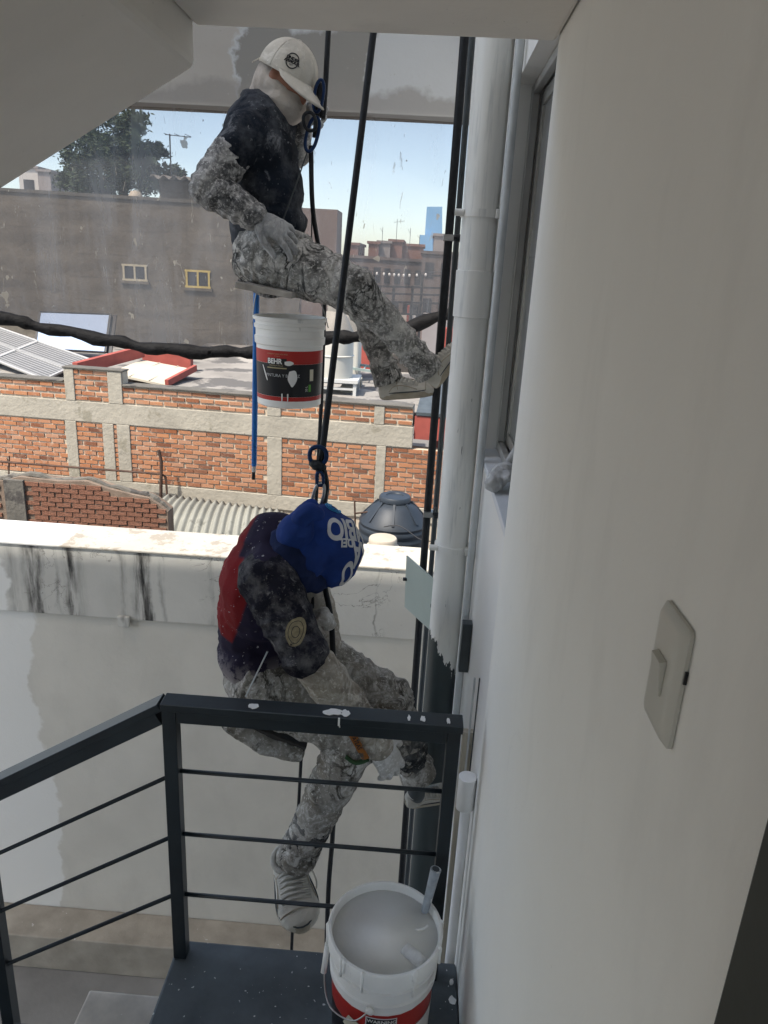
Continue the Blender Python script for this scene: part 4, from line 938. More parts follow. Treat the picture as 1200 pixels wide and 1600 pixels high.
# bail handle hanging on the camera side left
ha = [R(-178), R(-100)]
h0 = c+Vector((math.cos(ha[0])*(.152), math.sin(ha[0])*.15, .318)); h1 = c+Vector((math.cos(ha[1])*.152, math.sin(ha[1])*.152, .262))
e0 = c+Vector((-.152, .01, .285))
bail = smoothpath([e0, c+Vector((-.16, -.03, .22)), c+Vector((-.135, -.098, .195)), c+Vector((-.07, -.147, .215)), h1], 6)
MB().tube(bail, .0022, 8).build('bail', M_steel, b, smooth=True)
MB().tube([e0+Vector((-.005, 0, .01)), c+Vector((-.163, -.025, .225))], .008, 10).build('grip', M_plast, b, smooth=True)
MB().lathe([(.012, 0), (.012, .006), (.004, .008), (0, .008)], h1, 12, (math.cos(ha[1]), math.sin(ha[1]), 0)).build('lug', M_plast, b, smooth=True)
# roller frame standing in the paint
hp0 = at(681, 1358, 1.665); hp1 = at(667, 1412, 1.65)
ro = thing('paint_roller', (hp1.x, hp1.y, c.z+.3), 'paint coated roller with a grey tube handle standing in the bucket', 'paint roller')
M_hand = simple('paint_smeared_tube', (.34, .37, .40), .5, .25, 30, .3, splat=[((.68, .68, .67), 20, .55)])
dv_ = (hp0-hp1).normalized(); MB().tube([hp1-dv_*.03, hp1, hp0-dv_*.012, hp0], [.010, .0115, .0145, .0155], 14).build('handle', M_hand, ro, smooth=True, sharp=50)
MB().lathe([(.0105, .0), (.0105, .002), (0, .002)], hp0, 14, dv_).build('handle_bore', M_dgrey, ro)
wz = c.z+.360; g = Vector((c.x+.085, c.y+.03, wz))
MB().tube(smoothpath([hp1-dv_*.03, hp1-dv_*.06+Vector((0, -.005, 0)), g+Vector((.03, .0, .004)), g+Vector((.012, -.012, .001)), g+Vector((-.01, -.01, -.004))], 5), .0035, 8).build('frame', M_paint, ro, smooth=True)
ra, rb_ = c+Vector((.055, -.045, .354)), c+Vector((.105, -.09, .358))
rl_ = MB().tube([ra, ra.lerp(rb_, .5), rb_], .02, 18); fuse('sleeve', rl_, simple('soaked_roller_nap', (.70, .69, .66), .7, .12, 40, .6, 90, .006), ro, .004, 1, .003, 60)

# hanging bucket below the upper worker
BY = 3.0
bb = at(452, 626, BY); tp_ = at(449, 497, BY)
c2, b2, r_at = bucket((bb.x, BY, bb.z-.012), 'white paint bucket with red and black label hanging under the upper painter', -R(90), H=(tp_.z-bb.z)+.02, rt=.142, rb=.128)
F1 = cyl(c2, r_at(.03), r_at(.235), .03, .235, -R(93))
patch(F1, -.36, .36, .145, .195, M_red, b2, 'label_band'); patch(F1, -.36, .36, .018, .1445, M_black, b2, 'label_band'); patch(F1, -.36, .36, .001, .0175, M_red, b2, 'label_band')
lettering('MANUFACTURED FOR PROS', .0065, shift(F1, -.02, .182, .002), M_prgold, b2); lettering('INTERIOR', .005, shift(F1, -.02, .174, .002), M_prgold, b2)
patch(F1, -.062, .018, .127, .166, M_black, b2, 'brand_panel', .002); patch(F1, -.062, .018, .127, .1315, M_prgold, b2, 'brand_rule', .0026)
lettering('BEHR', .027, shift(F1, -.030, .154, .003), M_prwhite, b2, bold=.0009, sx=.92); lettering('PREMIUM PLUS', .0085, shift(F1, -.024, .138, .003), M_prgold, b2)
lettering('PINTURA Y BARNIZ', .0165, shift(F1, .0, .10, .002), M_prgrey, b2, sx=.95); lettering('20 L', .013, lambda u, v: F1(.098-v, .05+u, .002), M_prwhite, b2)
patch(F1, .107, .118, .038, .066, M_prgreen, b2, 'green_mark', .002); patch(F1, .112, .13, .08, .125, M_cream, b2, 'side_sticker', .002)
def blot(fn, pts, mat, parent, name, off=.003): 
    cx = sum(p[0] for p in pts)/len(pts); cy = sum(p[1] for p in pts)/len(pts); sm = smoothpath([Vector((*p, 0)) for p in pts+[pts[0]]], 4)
    return MB().sheet(lambda a_, b_: fn(cx+(sm[int(a_*(len(sm)-1))].x-cx)*b_, cy+(sm[int(a_*(len(sm)-1))].y-cy)*b_, off), len(sm)-1, 2).build(name, mat, parent)
blot(F1, [(.028, .118), (.05, .122), (.058, .10), (.055, .08), (.04, .058), (.03, .07), (.022, .09)], M_prwhite, b2, 'paint_splash')
blot(F1, [(.01, .155), (.03, .158), (.045, .15), (.03, .14), (.012, .143)], M_prwhite, b2, 'paint_splash'); blot(F1, [(-.088, .135), (-.082, .132), (-.062, .085), (-.066, .082)], M_prwhite, b2, 'paint_splash')
for u in (-.002, .02): blot(F1, [(u, .03), (u+.005, .03), (u+.004, .002), (u+.001, .002)], M_prwhite, b2, 'paint_drip')
for s_, z_ in ((-1, .31), (1, .31)):
    MB().lathe([(.011, 0), (.011, .006), (.004, .012), (0, .012)], c2+Vector((s_*.146, 0, z_)), 12, (s_, 0, 0)).build('lug', M_plast, b2, smooth=True)
kn = at(488, 452, BY)
MB().tube(smoothpath([c2+Vector((.152, 0, .31)), at(503, 478, BY), kn, at(470, 446, BY)], 6), .0022, 6).build('bail', M_steel, b2, smooth=True)
MB().tube(smoothpath([c2+Vector((-.152, 0, .31)), at(398, 470, BY), at(404, 446, BY)], 6), .0022, 6).build('bail', M_steel, b2, smooth=True)
# blue extension pole
po = thing('extension_pole', at(397, 745, BY+.18), 'long blue painted extension pole hanging below the seat board', 'pole')
pt_, pb_ = at(401, 440, BY+.18), at(397, 728, BY+.18)
MB().tube([pt_, pt_.lerp(pb_, .5), pb_], [.0125, .0125, .0115], 14).build('tube', M_bluepole, po, smooth=True, sharp=60)
MB().tube([pb_, at(396.5, 737, BY+.18)], .009, 12).build('collar', M_grey, po); MB().tube([at(396.5, 737, BY+.18), at(396, 749, BY+.18)], .008, 12).build('tip', M_blk, po)

# ---- downpipe, conduits, cable
def vert(px, py, X): return atx(px, py, X)
PX, PYc = .168, 2.62
dp = thing('drain_pipe', (PX, PYc, GND), 'thick drain pipe painted white above and still dark grey below on the outer wall', 'pipe')
MB().tube([(PX, PYc, z) for z in np.linspace(GND, 3.4, 60)], .060, 32).build('pipe', M_pipe, dp, smooth=True, sharp=60)
for py in (455, -60): z = atx(745, py, PX).z; MB().tube([(PX, PYc, z-.09), (PX, PYc, z-.088), (PX, PYc, z+.06), (PX, PYc, z+.062)], [.0605, .0645, .0645, .0605], 32).build('socket', M_pipe, dp, smooth=True, sharp=40)
for py in (340, 842):
    z = atx(745 if py < 600 else 705, py, PX).z; rg_ = []
    MB().tube([(PX, PYc, z-.012), (PX, PYc, z+.012)], .0655, 32).build('clamp', M_grey if 0 else M_pipe, dp, smooth=True, sharp=40)
    MB().tube([(PX-.055, PYc-.03, z), (PX-.085, PYc-.03, z)], .011, 12).build('clamp_bolt', M_pipe, dp, smooth=True, sharp=40)
    Bx(PX+.045, XE+.002, PYc-.062, PYc-.045, z-.014, z+.014).build('clamp_arm', M_pipe, dp, bevel=.002); Bx(PX+.058, PX+.075, PYc-.068, PYc-.0625, z-.03, z+.012).build('clamp_channel', M_dgrey, dp)
cx_ = XE-.02
setp(MB().tube([(cx_, 2.50, z) for z in np.linspace(GND, 3.4, 8)], .013, 14).build('grey_conduit', M_grey, smooth=True, sharp=60), 'thin pale grey conduit on the wall right of the drain pipe', 'conduit')
setp(MB().tube([(XE-.018, 2.58, z) for z in np.linspace(atx(705, 1130, XE).z-.5, 3.4, 8)], .009, 12).build('white_conduit', M_ext, smooth=True, sharp=60), 'thinner white conduit next to the grey one on the wall', 'conduit')
zc0, zc1 = atx(717, 985, cx_).z, atx(722, 905, cx_).z
setp(Bx(cx_-.016, XE-.001, 2.40, 2.44, zc0, zc1).build('dark_channel', M_dgrey, bevel=.002), 'short dark grey channel cover on the wall beside the drain pipe', 'channel')
# black cable and dark conduit left of the pipe
ca = thing('black_cable', (at(680, 620, 3.06).x, 3.06, GND), 'thick black cable running straight down left of the drain pipe', 'cable')
cp = at(684, 600, 3.06); MB().tube([(cp.x+.004*math.sin(z*1.3), cp.y, z) for z in np.linspace(GND+.2, 3.6, 30)], .0165, 14).build('sheath', M_blk, ca, smooth=True)
dc = thing('dark_conduit', (at(697, 600, 2.95).x, 2.95, GND), 'slim dark grey conduit half hidden behind the white drain pipe', 'conduit')
dp_ = at(699, 560, 3.2); MB().tube([(dp_.x, dp_.y, z) for z in np.linspace(GND+.1, 3.6, 6)], .012, 12).build('tube', M_dgrey, dc, smooth=True)
for k, (px, py) in enumerate(((708, 372), (682, 803))):
    z = at(px, py, 3.06).z; cl_ = thing('cable_clip', (cp.x, 3.06, z), ('metal cable clip holding the black cable high up by the horizon', 'metal cable clip holding the black cable beside the black tank')[k], 'clip')
    Bx(cp.x-.02, cp.x+.02, 3.035, 3.085, z-.012, z+.012).build('clamp', M_steel, cl_, bevel=.002); MB().tube([(cp.x+.02, 3.06, z), (dp_.x-.005, 3.12, z+.006)], .007, 8).build('arm', M_blk, cl_)
    MB().tube([(cp.x+.025, 3.04, z), (cp.x+.06, 3.04, z)], .014, 10).build('screw', M_blk, cl_)
# frosted plate
pc = [at(635, 868, 3.0), at(677, 905, 2.72), at(672, 985, 2.72), at(632, 948, 3.0)]
pt2 = thing('acrylic_plate', (pc[0]+pc[2])/2, 'pale green grey square plate fixed beside the drain pipe', 'plate'); nn = (pc[1]-pc[0]).cross(pc[3]-pc[0]).normalized()
MB().prism(pc, nn*.006).build('sheet', M_plate, pt2); hb = at(633, 905, 2.99); MB().bar(hb+Vector((-.01, 0, 0)), hb+Vector((.02, 0, 0)), .012, .012).build('hook', M_blk, pt2); MB().bar((pc[1]+pc[2])/2, Vector((PX, PYc+.05, ((pc[1]+pc[2])/2).z)), .015, .015).build('bracket', M_dgrey, pt2)
# brush on the sill
br0, br1, br2 = Vector((XE+.07, 2.30, WZ0+.10)), Vector((XE+.035, 2.24, WZ0+.045)), Vector((XE-.012, 2.12, WZ0+.022))
bs = thing('paint_brush', (XE+.02, 2.2, WZ0), 'paint crusted brush wrapped in plastic lying on the window sill', 'brush'); M_crust = simple('dried_paint_crust', (.50, .50, .49), .8, .2, 30, .5, 60, .01)
fuse('head', MB().chain([(br1, .02), (br1.lerp(br2, .4), .026), (br1.lerp(br2, .75), .028), (br2, .022)]).ell(br1.lerp(br2, .6)+Vector((.02, -.02, .01)), (.02, 0, 0), (0, .03, 0), (0, 0, .015)), M_crust, bs, .004, 1, .010, 45)
MB().tube([br1, br1.lerp(br0, .5), br0], [.011, .010, .007], 12).build('handle', M_crust, bs, smooth=True)
MB().tube(smoothpath([br1+Vector((0, .01, .01)), br1+Vector((.03, .03, -.01)), br1+Vector((.05, -.05, -.03))], 5), .006, 8).build('strip', M_crust, bs, smooth=True)
# white PVC riser with a coupling and the plank beside the landing post
rx, ry = XW-.020, 1.86
rv = thing('white_riser', (rx, ry, GND), 'white plastic riser with a wide coupling on the wall by the railing post', 'pipe')
zc_ = atx(733, 1240, rx).z; zd_ = atx(730, 1318, rx).z
MB().tube([(rx+.004, ry, GND), (rx+.004, ry, zd_)], .016, 20).build('pipe', M_ext, rv, smooth=True); MB().tube([(rx, ry, zd_-.006), (rx, ry, zd_), (rx, ry, zc_), (rx, ry, zc_+.003)], [.020, .027, .027, .022], 24).build('coupling', M_ext, rv, smooth=True, sharp=50)
pk = thing('timber_plank', (.2, 2.0, GND), 'weathered beige plank standing upright behind the railing end post', 'plank')
a = at(703, 1400, 2.05); Bx(a.x-.012, a.x+.045, 2.04, 2.065, -2.45, atx(722, 1000, .2).z-.25).build('board', simple('weathered_timber', (.42, .385, .31), .9, .2, 14, .4, 40, .004, st=(6, 6, .3)), pk, bevel=.002)
for k in (0, 1): Bx(a.x+.004+k*.016, a.x+.010+k*.016, 2.034, 2.0395, -2.35, -1.2).build('groove_strip', M_dgrey if k else M_grey, pk)
# ================================================================== PEOPLE
def hand(mb, w, fwd, nrm, thumb=1, curl=(25, 28, 30, 34), s=1., spread=6):
    """palm, four fingers of unequal length with bent knuckles and a thumb leaving the side of the palm"""
    w = Vector(w); f = Vector(fwd).normalized(); n = Vector(nrm); n = (n-f*n.dot(f)).normalized(); sd = f.cross(n)*thumb
    mb.ell(w+f*.045*s, f*.052*s, sd*.042*s, n*.019*s, 14, 8); mb.ell(w+f*.075*s, f*.026*s, sd*.044*s, n*.016*s, 14, 8)
    for i, (off, L) in enumerate(((.031, .074), (.011, .083), (-.010, .077), (-.030, .060))):
        p = w+f*(.088-.006*abs(i-1))*s+sd*off*s; ang = R(curl[i])*.7; sp_a = R(spread*(1.5-i)*.8); pr = [(p-f*.02*s, .0105*s), (p, .0102*s)]
        for q, rd in ((.45, .0098), (.31, .0090), (.24, .0080)):
            d = (f*math.cos(ang)-n*math.sin(ang)); d = (d*math.cos(sp_a)+sd*math.sin(sp_a)).normalized(); p = p+d*L*q*s; pr.append((p, rd*s)); ang += R(curl[i])
        mb.chain(pr, 10)
    b = w+f*.022*s+sd*.030*s; d = (f*.62+sd*.66-n*.32).normalized(); d2 = (f*.85+sd*.25-n*.42).normalized()
    mb.chain([(b, .016*s), (b+d*.036*s, .0125*s), (b+d*.036*s+d2*.032*s, .011*s), (b+d*.036*s+d2*.056*s, .0088*s)], 10)
    return mb
def foot(heel, toe, up, ankle):
    heel, toe = Vector(heel), Vector(toe); f = (toe-heel).normalized(); L = (toe-heel).length; u = Vector(up); u = (u-f*u.dot(f)).normalized()
    return [(ankle, .034), (heel+f*.2*L+u*.075, .028), (heel+f*.22*L+u*.045, .024), (heel+f*.6*L+u*.034, .018)]
def shoe(parent, heel, toe, up, name='shoe', mat=None, seed=0, label=None, wide=1.15, bulk=1.):
    heel, toe = Vector(heel), Vector(toe); L = (toe-heel).length; f = (toe-heel)/L; u = Vector(up); u = (u-f*u.dot(f)).normalized(); s = f.cross(u); k = L/.29*bulk; s = s*wide
    st = [(0, .026, .060), (.03, .033, .078), (.10, .037, .092), (.22, .038, .100), (.34, .039, .094), (.46, .042, .080), (.6, .046, .066), (.74, .048, .057), (.86, .044, .050), (.95, .032, .040), (1.0, .012, .026)]
    up_ = MB(); n = 22; V = []
    for t, wd, h in st:
        for j in range(n):
            a = 2*math.pi*j/n; ca_, sa_ = math.cos(a), math.sin(a); x = math.copysign(abs(ca_)**.8, ca_)*wd; z = .02+(h-.02)*max(sa_, 0)**.75 if sa_ > 0 else .02*(1+sa_)
            V.append(heel+f*t*L+s*x*k+u*z*k)
    F = [(i*n+j, i*n+(j+1) % n, (i+1)*n+(j+1) % n, (i+1)*n+j) for i in range(len(st)-1) for j in range(n)]+[tuple(range(n))[::-1], tuple(range((len(st)-1)*n, len(st)*n))]
    up_.add(V, F)
    sh_ = fuse(name, up_, mat or M_shoe, parent, .004, 1, .0022, 34, seed=seed); 
    if label: sh_['label'] = label
    so_ = MB(); V = []; m = 26
    for z, e in ((-.004, -.002), (.0, .003), (.014, .005), (.026, .004), (.029, .0)):
        for j in range(m):
            a = 2*math.pi*j/m; ca_, sa_ = math.cos(a), math.sin(a); t = .5-.5*ca_; wd = np.interp(t, [0, .03, .1, .34, .6, .74, .88, 1], [.014, .028, .036, .038, .045, .047, .04, .014])+e
            V.append(heel+f*(t*(L+2*e)-e)+s*math.copysign(abs(sa_)**.35, sa_)*wd*k+u*(z+.012*max(0, t-.75)*4*max(0, t-.75))*k)
    so_.add(V, [(i*m+j, i*m+(j+1) % m, (i+1)*m+(j+1) % m, (i+1)*m+j) for i in range(4) for j in range(m)]+[tuple(range(m))[::-1], tuple(range(4*m, 5*m))])
    so_.build('sole', M_shoe2, sh_, smooth=True, sharp=50)
    def top(t, x):
        h = np.interp(t, [q[0] for q in st], [q[2] for q in st]); wd = np.interp(t, [q[0] for q in st], [q[1] for q in st])
        return heel+f*t*L+s*x*wd*k+u*(.02+(h-.02)*(max(0, 1-abs(x)**2.4))**.45+.004)*k
    lc = MB()
    for i in range(6):
        t = .34+i*.062; lc.tube([top(t, -.72), top(t+.02, -.3), top(t+.028, 0), top(t+.022, .3), top(t+.03, .72)], .0045*k, 6)
        lc.tube([top(t+.045, -.72), top(t+.03, -.2), top(t+.012, .25), top(t, .72)], .0040*k, 6)
    wl = []
    for j in range(m+1):
        a = 2*math.pi*j/m; ca_, sa_ = math.cos(a), math.sin(a); t = .5-.5*ca_; wd = np.interp(t, [0, .03, .1, .34, .6, .74, .88, 1], [.014, .028, .036, .038, .045, .047, .04, .014])+.0025
        wl.append(heel+f*t*L+s*math.copysign(abs(sa_)**.35, sa_)*wd*k+u*(.031+.012*max(0, t-.75)*4*max(0, t-.75))*k)
    MB().tube(wl, .0026*k, 6, caps=False).build('welt', M_dgrey, sh_, smooth=True)
    for t_ in (.80, .33): MB().tube([top(t_+.02*abs(x_), x_) for x_ in np.linspace(-.97, .97, 13)], .0022*k, 6).build('seam', M_shoe2, sh_, smooth=True)
    for sg in (-1, 1): MB().tube([top(t_, sg*(.99-.14*math.sin((t_-.2)*6))) for t_ in np.linspace(.2, .68, 9)], .0024*k, 6).build('side_stripe', M_shoe2, sh_, smooth=True)
    q = top(.36, -.85); lc.tube(smoothpath([q, q+s*-.012*k+u*.01, q-s*.02*k+f*.03*k-u*.02, q-s*.016*k+f*.055*k-u*.03], 4), .0026*k, 6)
    lc.build('laces', M_lace, sh_, smooth=True)
    cc = heel+f*.19*L+u*.097*k; rg_ = [cc+f*.040*k*math.cos(2*math.pi*j/20)+s*.033*k*math.sin(2*math.pi*j/20)+u*.012*k*math.cos(2*math.pi*j/20)*-1 for j in range(21)]
    MB().tube(rg_, .010*k, 8, caps=False).build('collar', M_shoe, sh_, smooth=True)
    tg = [top(.30, 0), heel+f*.30*L+u*.115*k, heel+f*.27*L+u*.135*k]; MB().tube(tg, [.022*k, .024*k, .018*k], 10, flat=.25, up=f).build('tongue', M_shoe, sh_, smooth=True)
    return sh_
J = at
def seg(*p): return [(tuple(a), tuple(b)) for a, b in zip(p, p[1:])]

# ------------------------------------------------------------------ upper painter
UP = thing('person', J(430, 430, 3.02), 'painter in white cap, dark jacket and paint crusted trousers seated on a rope seat', 'person')
hip = J(420, 396, 3.02); rh = J(432, 402, 2.93); lh = J(430, 392, 3.12); rk = J(560, 455, 2.84); lk = J(566, 468, 3.14); ra = J(662, 570, 2.96); la = J(604, 586, 3.13)
nk = J(420, 172, 3.03); rs = J(383, 212, 2.85); ls = J(438, 205, 3.20); re = J(326, 292, 2.78); rw_ = J(396, 338, 2.775); le = J(462, 238, 3.24); lw = J(470, 200, 3.16)
hc = J(444, 132, 3.02)
hf = Vector((.78, -.42, -.40)).normalized(); hu = Vector((.36, -.06, .93)); hu = (hu-hf*hu.dot(hf)).normalized(); hs = hf.cross(hu)   # head axes: forward, up, right
b = MB()
b.chain([(hip, .10), (J(414, 320, 3.02), .09), (J(410, 240, 3.02), .10), (nk, .055), (hc-hu*.06, .05)]); b.chain([(rs, .05), (J(410, 200, 3.02), .08), (ls, .05)])
b.ell(hc, hf*.098, hs*.076, hu*.115); b.ell(hc+hf*.035-hu*.055, hf*.05, hs*.055, hu*.055); b.ell(hc+hf*.10-hu*.015, hf*.018, hs*.014, hu*.024)
for s_ in (-1, 1): b.ell(hc+hs*.078*s_-hu*.005, hf*.02, hs*.008, hu*.032); b.ell(hc+hf*.088+hs*.032*s_+hu*.012, hf*.010, hs*.016, hu*.009)
b.chain([(rs, .05), (re, .04), (rw_, .028)]); b.chain([(ls, .05), (le, .04), (lw, .028)]); b.chain([(rw_, .028), (rw_.lerp(J(436, 362, 2.84), .8), .014)]); b.chain([(lw, .028), (lw.lerp(J(484, 176, 3.1), .7), .014)])
SH = [(J(681, 606, 2.99), J(714, 548, 3.01)+Vector((.05, 0, .06)), (-.86, -.25, .40)), (J(596, 622, 3.14), J(676, 612, 3.08)+Vector((.03, 0, 0)), (-.1, -.15, 1))]
for h_, k_, a_, t_ in ((rh, rk, ra, SH[0]), (lh, lk, la, SH[1])): b.chain([(hip, .09), (h_, .085), (k_, .055)]+foot(*t_, a_))
fuse('body', b, M_skin, UP, .009, 2)
# trousers
t = MB(); t.ell(hip+Vector((0, 0, .01)), (.135, 0, 0), (0, .175, 0), (0, 0, .125)); t.ell(J(412, 412, 3.02), (.12, 0, 0), (0, .17, 0), (0, 0, .08))
t.chain([(rh+Vector((-.02, 0, 0)), .115), (rh.lerp(rk, .5), .100), (rk, .076), (rk.lerp(ra, .3), .064), (rk.lerp(ra, .75), .057), (ra, .056)])
t.chain([(lh, .110), (lh.lerp(lk, .5), .094), (lk, .070), (lk.lerp(la, .35), .062), (lk.lerp(la, .8), .055), (la, .055)])
tr_ = fuse('trousers', t, M_trs, UP, .0065, 3, .017, 13, seg(rh, rk, ra)+seg(lh, lk, la), 2)
MB().tube(smoothpath([J(424, 356, 2.86), J(452, 364, 2.86), J(474, 372, 2.90), J(482, 376, 3.0)], 4), .018, 10).build('waistband', M_trs, tr_, smooth=True)
for k_, a_ in ((rk, ra), (lk, la)):
    d_ = (a_-k_).normalized(); MB().tube([a_-d_*.02, a_+d_*.012, a_+d_*.034, a_+d_*.036], [.056, .062, .063, .052], 22).build('cuff', M_trs, tr_, smooth=True)
# jacket
j = MB(); j.ell(J(408, 238, 3.02), (.135, 0, .02), (0, .19, 0), (-.02, 0, .20)); j.ell(J(420, 300, 3.02), (.130, 0, 0), (0, .175, 0), (0, 0, .17)); j.ell(J(424, 342, 3.02), (.138, 0, -.02), (0, .18, 0), (.01, 0, .085))
j.chain([(rs, .078), (J(412, 205, 3.02), .11), (ls, .075)]); j.chain([(J(412, 215, 3.02), .11), (J(420, 180, 3.02), .07)]); j.chain([(rs, .080), (rs.lerp(re, .5), .066), (re, .058)]); j.chain([(ls, .075), (J(452, 228, 3.24), .065), (le, .058)])
j.chain([(J(392, 372, 2.98), .07), (J(395, 345, 2.98), .09)])
fuse('jacket', j, M_jacket, UP, .0065, 3, .017, 10, seg(nk, hip), 5)
cz = J(424, 168, 3.03); MB().tube([cz+Vector((math.cos(2*math.pi*k/18)*.075-.012, math.sin(2*math.pi*k/18)*.085, .028*(-math.cos(2*math.pi*k/18)))) for k in range(19)], .026, 10, caps=False).build('collar', M_jacket, UP, smooth=True)
sv = MB().chain([(rs.lerp(re, .42), .070), (rs.lerp(re, .8), .068), (re, .066), (re.lerp(rw_, .3), .064), (re.lerp(rw_, .7), .056), (rw_, .047)])
fuse('sleeve', sv, M_sleeve, UP, .006, 3, .010, 15, seg(rs, re, rw_), 8, label='sleeve thickly crusted with pale grey paint')
fuse('sleeve', MB().chain([(J(456, 232, 3.24), .062), (le, .060), (le.lerp(lw, .6), .050), (lw, .042)]), M_sleeve, UP, .0065, 2, .008, 18, seg(le, lw), 9)
MB().tube([rw_-(rw_-re).normalized()*.012, rw_+(rw_-re).normalized()*.010], [.052, .049], 20).build('cuff', M_sleeve, UP, smooth=True, sharp=50)
g = MB().chain([(re.lerp(rw_, .96), .040), (rw_, .038), (rw_.lerp(J(412, 347, 2.80), .7), .036)]); hand(g, rw_+(J(436, 362, 2.79)-rw_).normalized()*.012, J(438, 360, 2.785)-rw_, (.1, -.8, .75), 1, (20, 24, 28, 34), 1.15, 14); fuse('glove', g, M_glove, UP, .0042, 1, .0025, 40, None, 3)
g = MB().chain([(le.lerp(lw, .9), .036), (lw, .034)]); hand(g, lw, J(488, 172, 3.08)-lw, (-.5, -.8, .3), -1, (62, 64, 66, 68), 1.1); fuse('glove', g, M_glove, UP, .0042, 1, .002, 40, None, 4)
# face cloth, cap
fc = MB(); fc.ell(hc+hf*.030-hu*.055, hf*.086, hs*.082, hu*.072); fc.ell(hc+hf*.0-hu*.02, hf*.09, hs*.087, hu*.045); fc.chain([(hc-hu*.07+hf*.01, .072), (hc-hu*.12-hf*.005, .070), (nk+Vector((.01, 0, .02)), .078)]); fc.ell(hc-hf*.035-hu*.015, hf*.078, hs*.088, hu*.095); fc.ell(hc-hf*.055-hu*.07, hf*.055, hs*.07, hu*.06)
fuse('face_cloth', fc, M_facec, UP, .0045, 3, .008, 14, None, 6)
cc = hc+hu*.035-hf*.006; CR = .112
def dome(u, v):
    ph = 2*math.pi*u; th = R(94)*v; rr = CR*(1+.05*math.cos(ph)*(v)); w = .0015*math.sin(6*ph)*v
    return cc+(hf*math.cos(ph)*rr+hs*math.sin(ph)*CR*.88)*math.sin(th)*(1+w)+hu*CR*1.0*math.cos(th)
cp_ = MB().sheet(dome, 48, 14).build('cap', M_capc, UP, smooth=True, solid=.003)
def vis(u, v):
    ph = R(-72+144*u); rim_ = cc+(hf*math.cos(ph)*CR*1.05+hs*math.sin(ph)*CR*.88)+hu*CR*math.cos(R(90))
    ext = .088*(max(0, math.cos(ph*1.2)))**.5; return rim_+(hf*.86-hu*.50)*ext*v-hu*.012*abs(math.sin(ph))*(v*.6)+hf*.0
MB().sheet(vis, 28, 6).build('visor', M_capc, cp_, smooth=True, solid=.0045)
MB().ell(cc+hu*CR*1.01, hf*.009, hs*.009, hu*.005, 10, 6).build('button', M_capc, cp_, smooth=True)
for k in range(6): MB().tube([Vector(dome((k+.5)/6, v))+(Vector(dome((k+.5)/6, v))-cc).normalized()*.0015 for v in np.linspace(.05, .98, 12)], .0018, 5).build('seam', M_capc, cp_, smooth=True)
MB().tube(smoothpath([cc-hf*CR*.95+hu*.02, cc-hf*CR*1.15+hu*.012, J(394, 97, 3.0)], 4), .002, 5).build('thread', M_capc, cp_)
# round printed badge on the cap's front panel
ld = (hf*.62+hs*.72+hu*.42).normalized()
lo = cc+ld*CR; lu = hu.cross(ld).normalized(); lv_ = ld.cross(lu); cs = on_surface(cp_, lo, lu, lv_, .0030)
rg_ = [cs(.021*math.cos(2*math.pi*k/32), .025*math.sin(2*math.pi*k/32)) for k in range(33)]; MB().tube([p for p in rg_ if p], .0019, 6, caps=False).build('badge_ring', M_black, cp_)
lettering('UNDER', .0135, lambda u, v: cs(u, v+.006), M_black, cp_, bold=.0009, fine=.004); lettering('ARMOUR', .0125, lambda u, v: cs(u, v-.005), M_black, cp_, bold=.0009, fine=.004); lettering('NY', .009, lambda u, v: cs(u, v-.015), M_black, cp_, fine=.004)
# shoes
for sh_, a_ in zip(SH, (ra, la)): fuse('sock', MB().chain([(p_, r_+.008) for p_, r_ in foot(*sh_, a_)[:3]]), M_dgrey, UP, .006, 2)
shoe(UP, *SH[0], seed=1, label='trainer braced flat against the wall')
shoe(UP, *SH[1], seed=2)
# seat board of the upper painter
sb = thing('seat_board', J(430, 440, 3.02), 'paint crusted wooden seat board under the upper painter', 'seat')
q0, q1_ = J(392, 430, 3.02), J(474, 446, 3.02); ax = (q1_-q0)/2; MB().obox((q0+q1_)/2+Vector((0, 0, -.03)), ax, (0, .26, 0), ax.cross(Vector((0, 1, 0))).normalized()*.011).build('board', simple('paint_crusted_board', (.40, .37, .33), .9, .3, 14, .5, 40, .01), sb, bevel=.003)
for s_ in (-.2, .2): MB().tube(smoothpath([q0+Vector((.0, s_, -.012)), q0.lerp(q1_, .5)+Vector((0, s_, -.052)), q1_+Vector((0, s_, -.012))], 5), .008, 8).build('strap', M_sleeve, sb, smooth=True)

# ------------------------------------------------------------------ lower painter
LP_ = thing('person', J(410, 1090, 2.35), 'painter in blue hood and navy red shirt bent over on a seat behind the railing', 'person')
hip = J(402, 1052, 2.34); rh = J(408, 1072, 2.24); lh = J(455, 1012, 2.44); rk = J(556, 1148, 2.18); lk = J(606, 1092, 2.42); ra = J(465, 1334, 2.22); la = J(650, 1203, 2.46)
nk = J(452, 846, 2.34); rs = J(418, 905, 2.15); ls = J(470, 885, 2.50); re = J(474, 1018, 2.06); rw_ = J(592, 1163, 2.14); le = J(505, 975, 2.52); lw = J(512, 1012, 2.42); hc = J(513, 852, 2.32)
hf = Vector((.75, -.15, -.64)).normalized(); hu = Vector((.62, .1, .75)); hu = (hu-hf*hu.dot(hf)).normalized(); hs = hf.cross(hu)
b = MB(); b.chain([(hip, .10), (J(400, 985, 2.34), .095), (J(410, 915, 2.34), .105), (nk, .055), (hc-hu*.04, .05)]); b.chain([(rs, .05), (J(425, 885, 2.34), .08), (ls, .05)])
b.ell(hc, hf*.095, hs*.076, hu*.105); b.ell(hc+hf*.04-hu*.05, hf*.05, hs*.052, hu*.05); b.ell(hc+hf*.10-hu*.01, hf*.018, hs*.014, hu*.022)
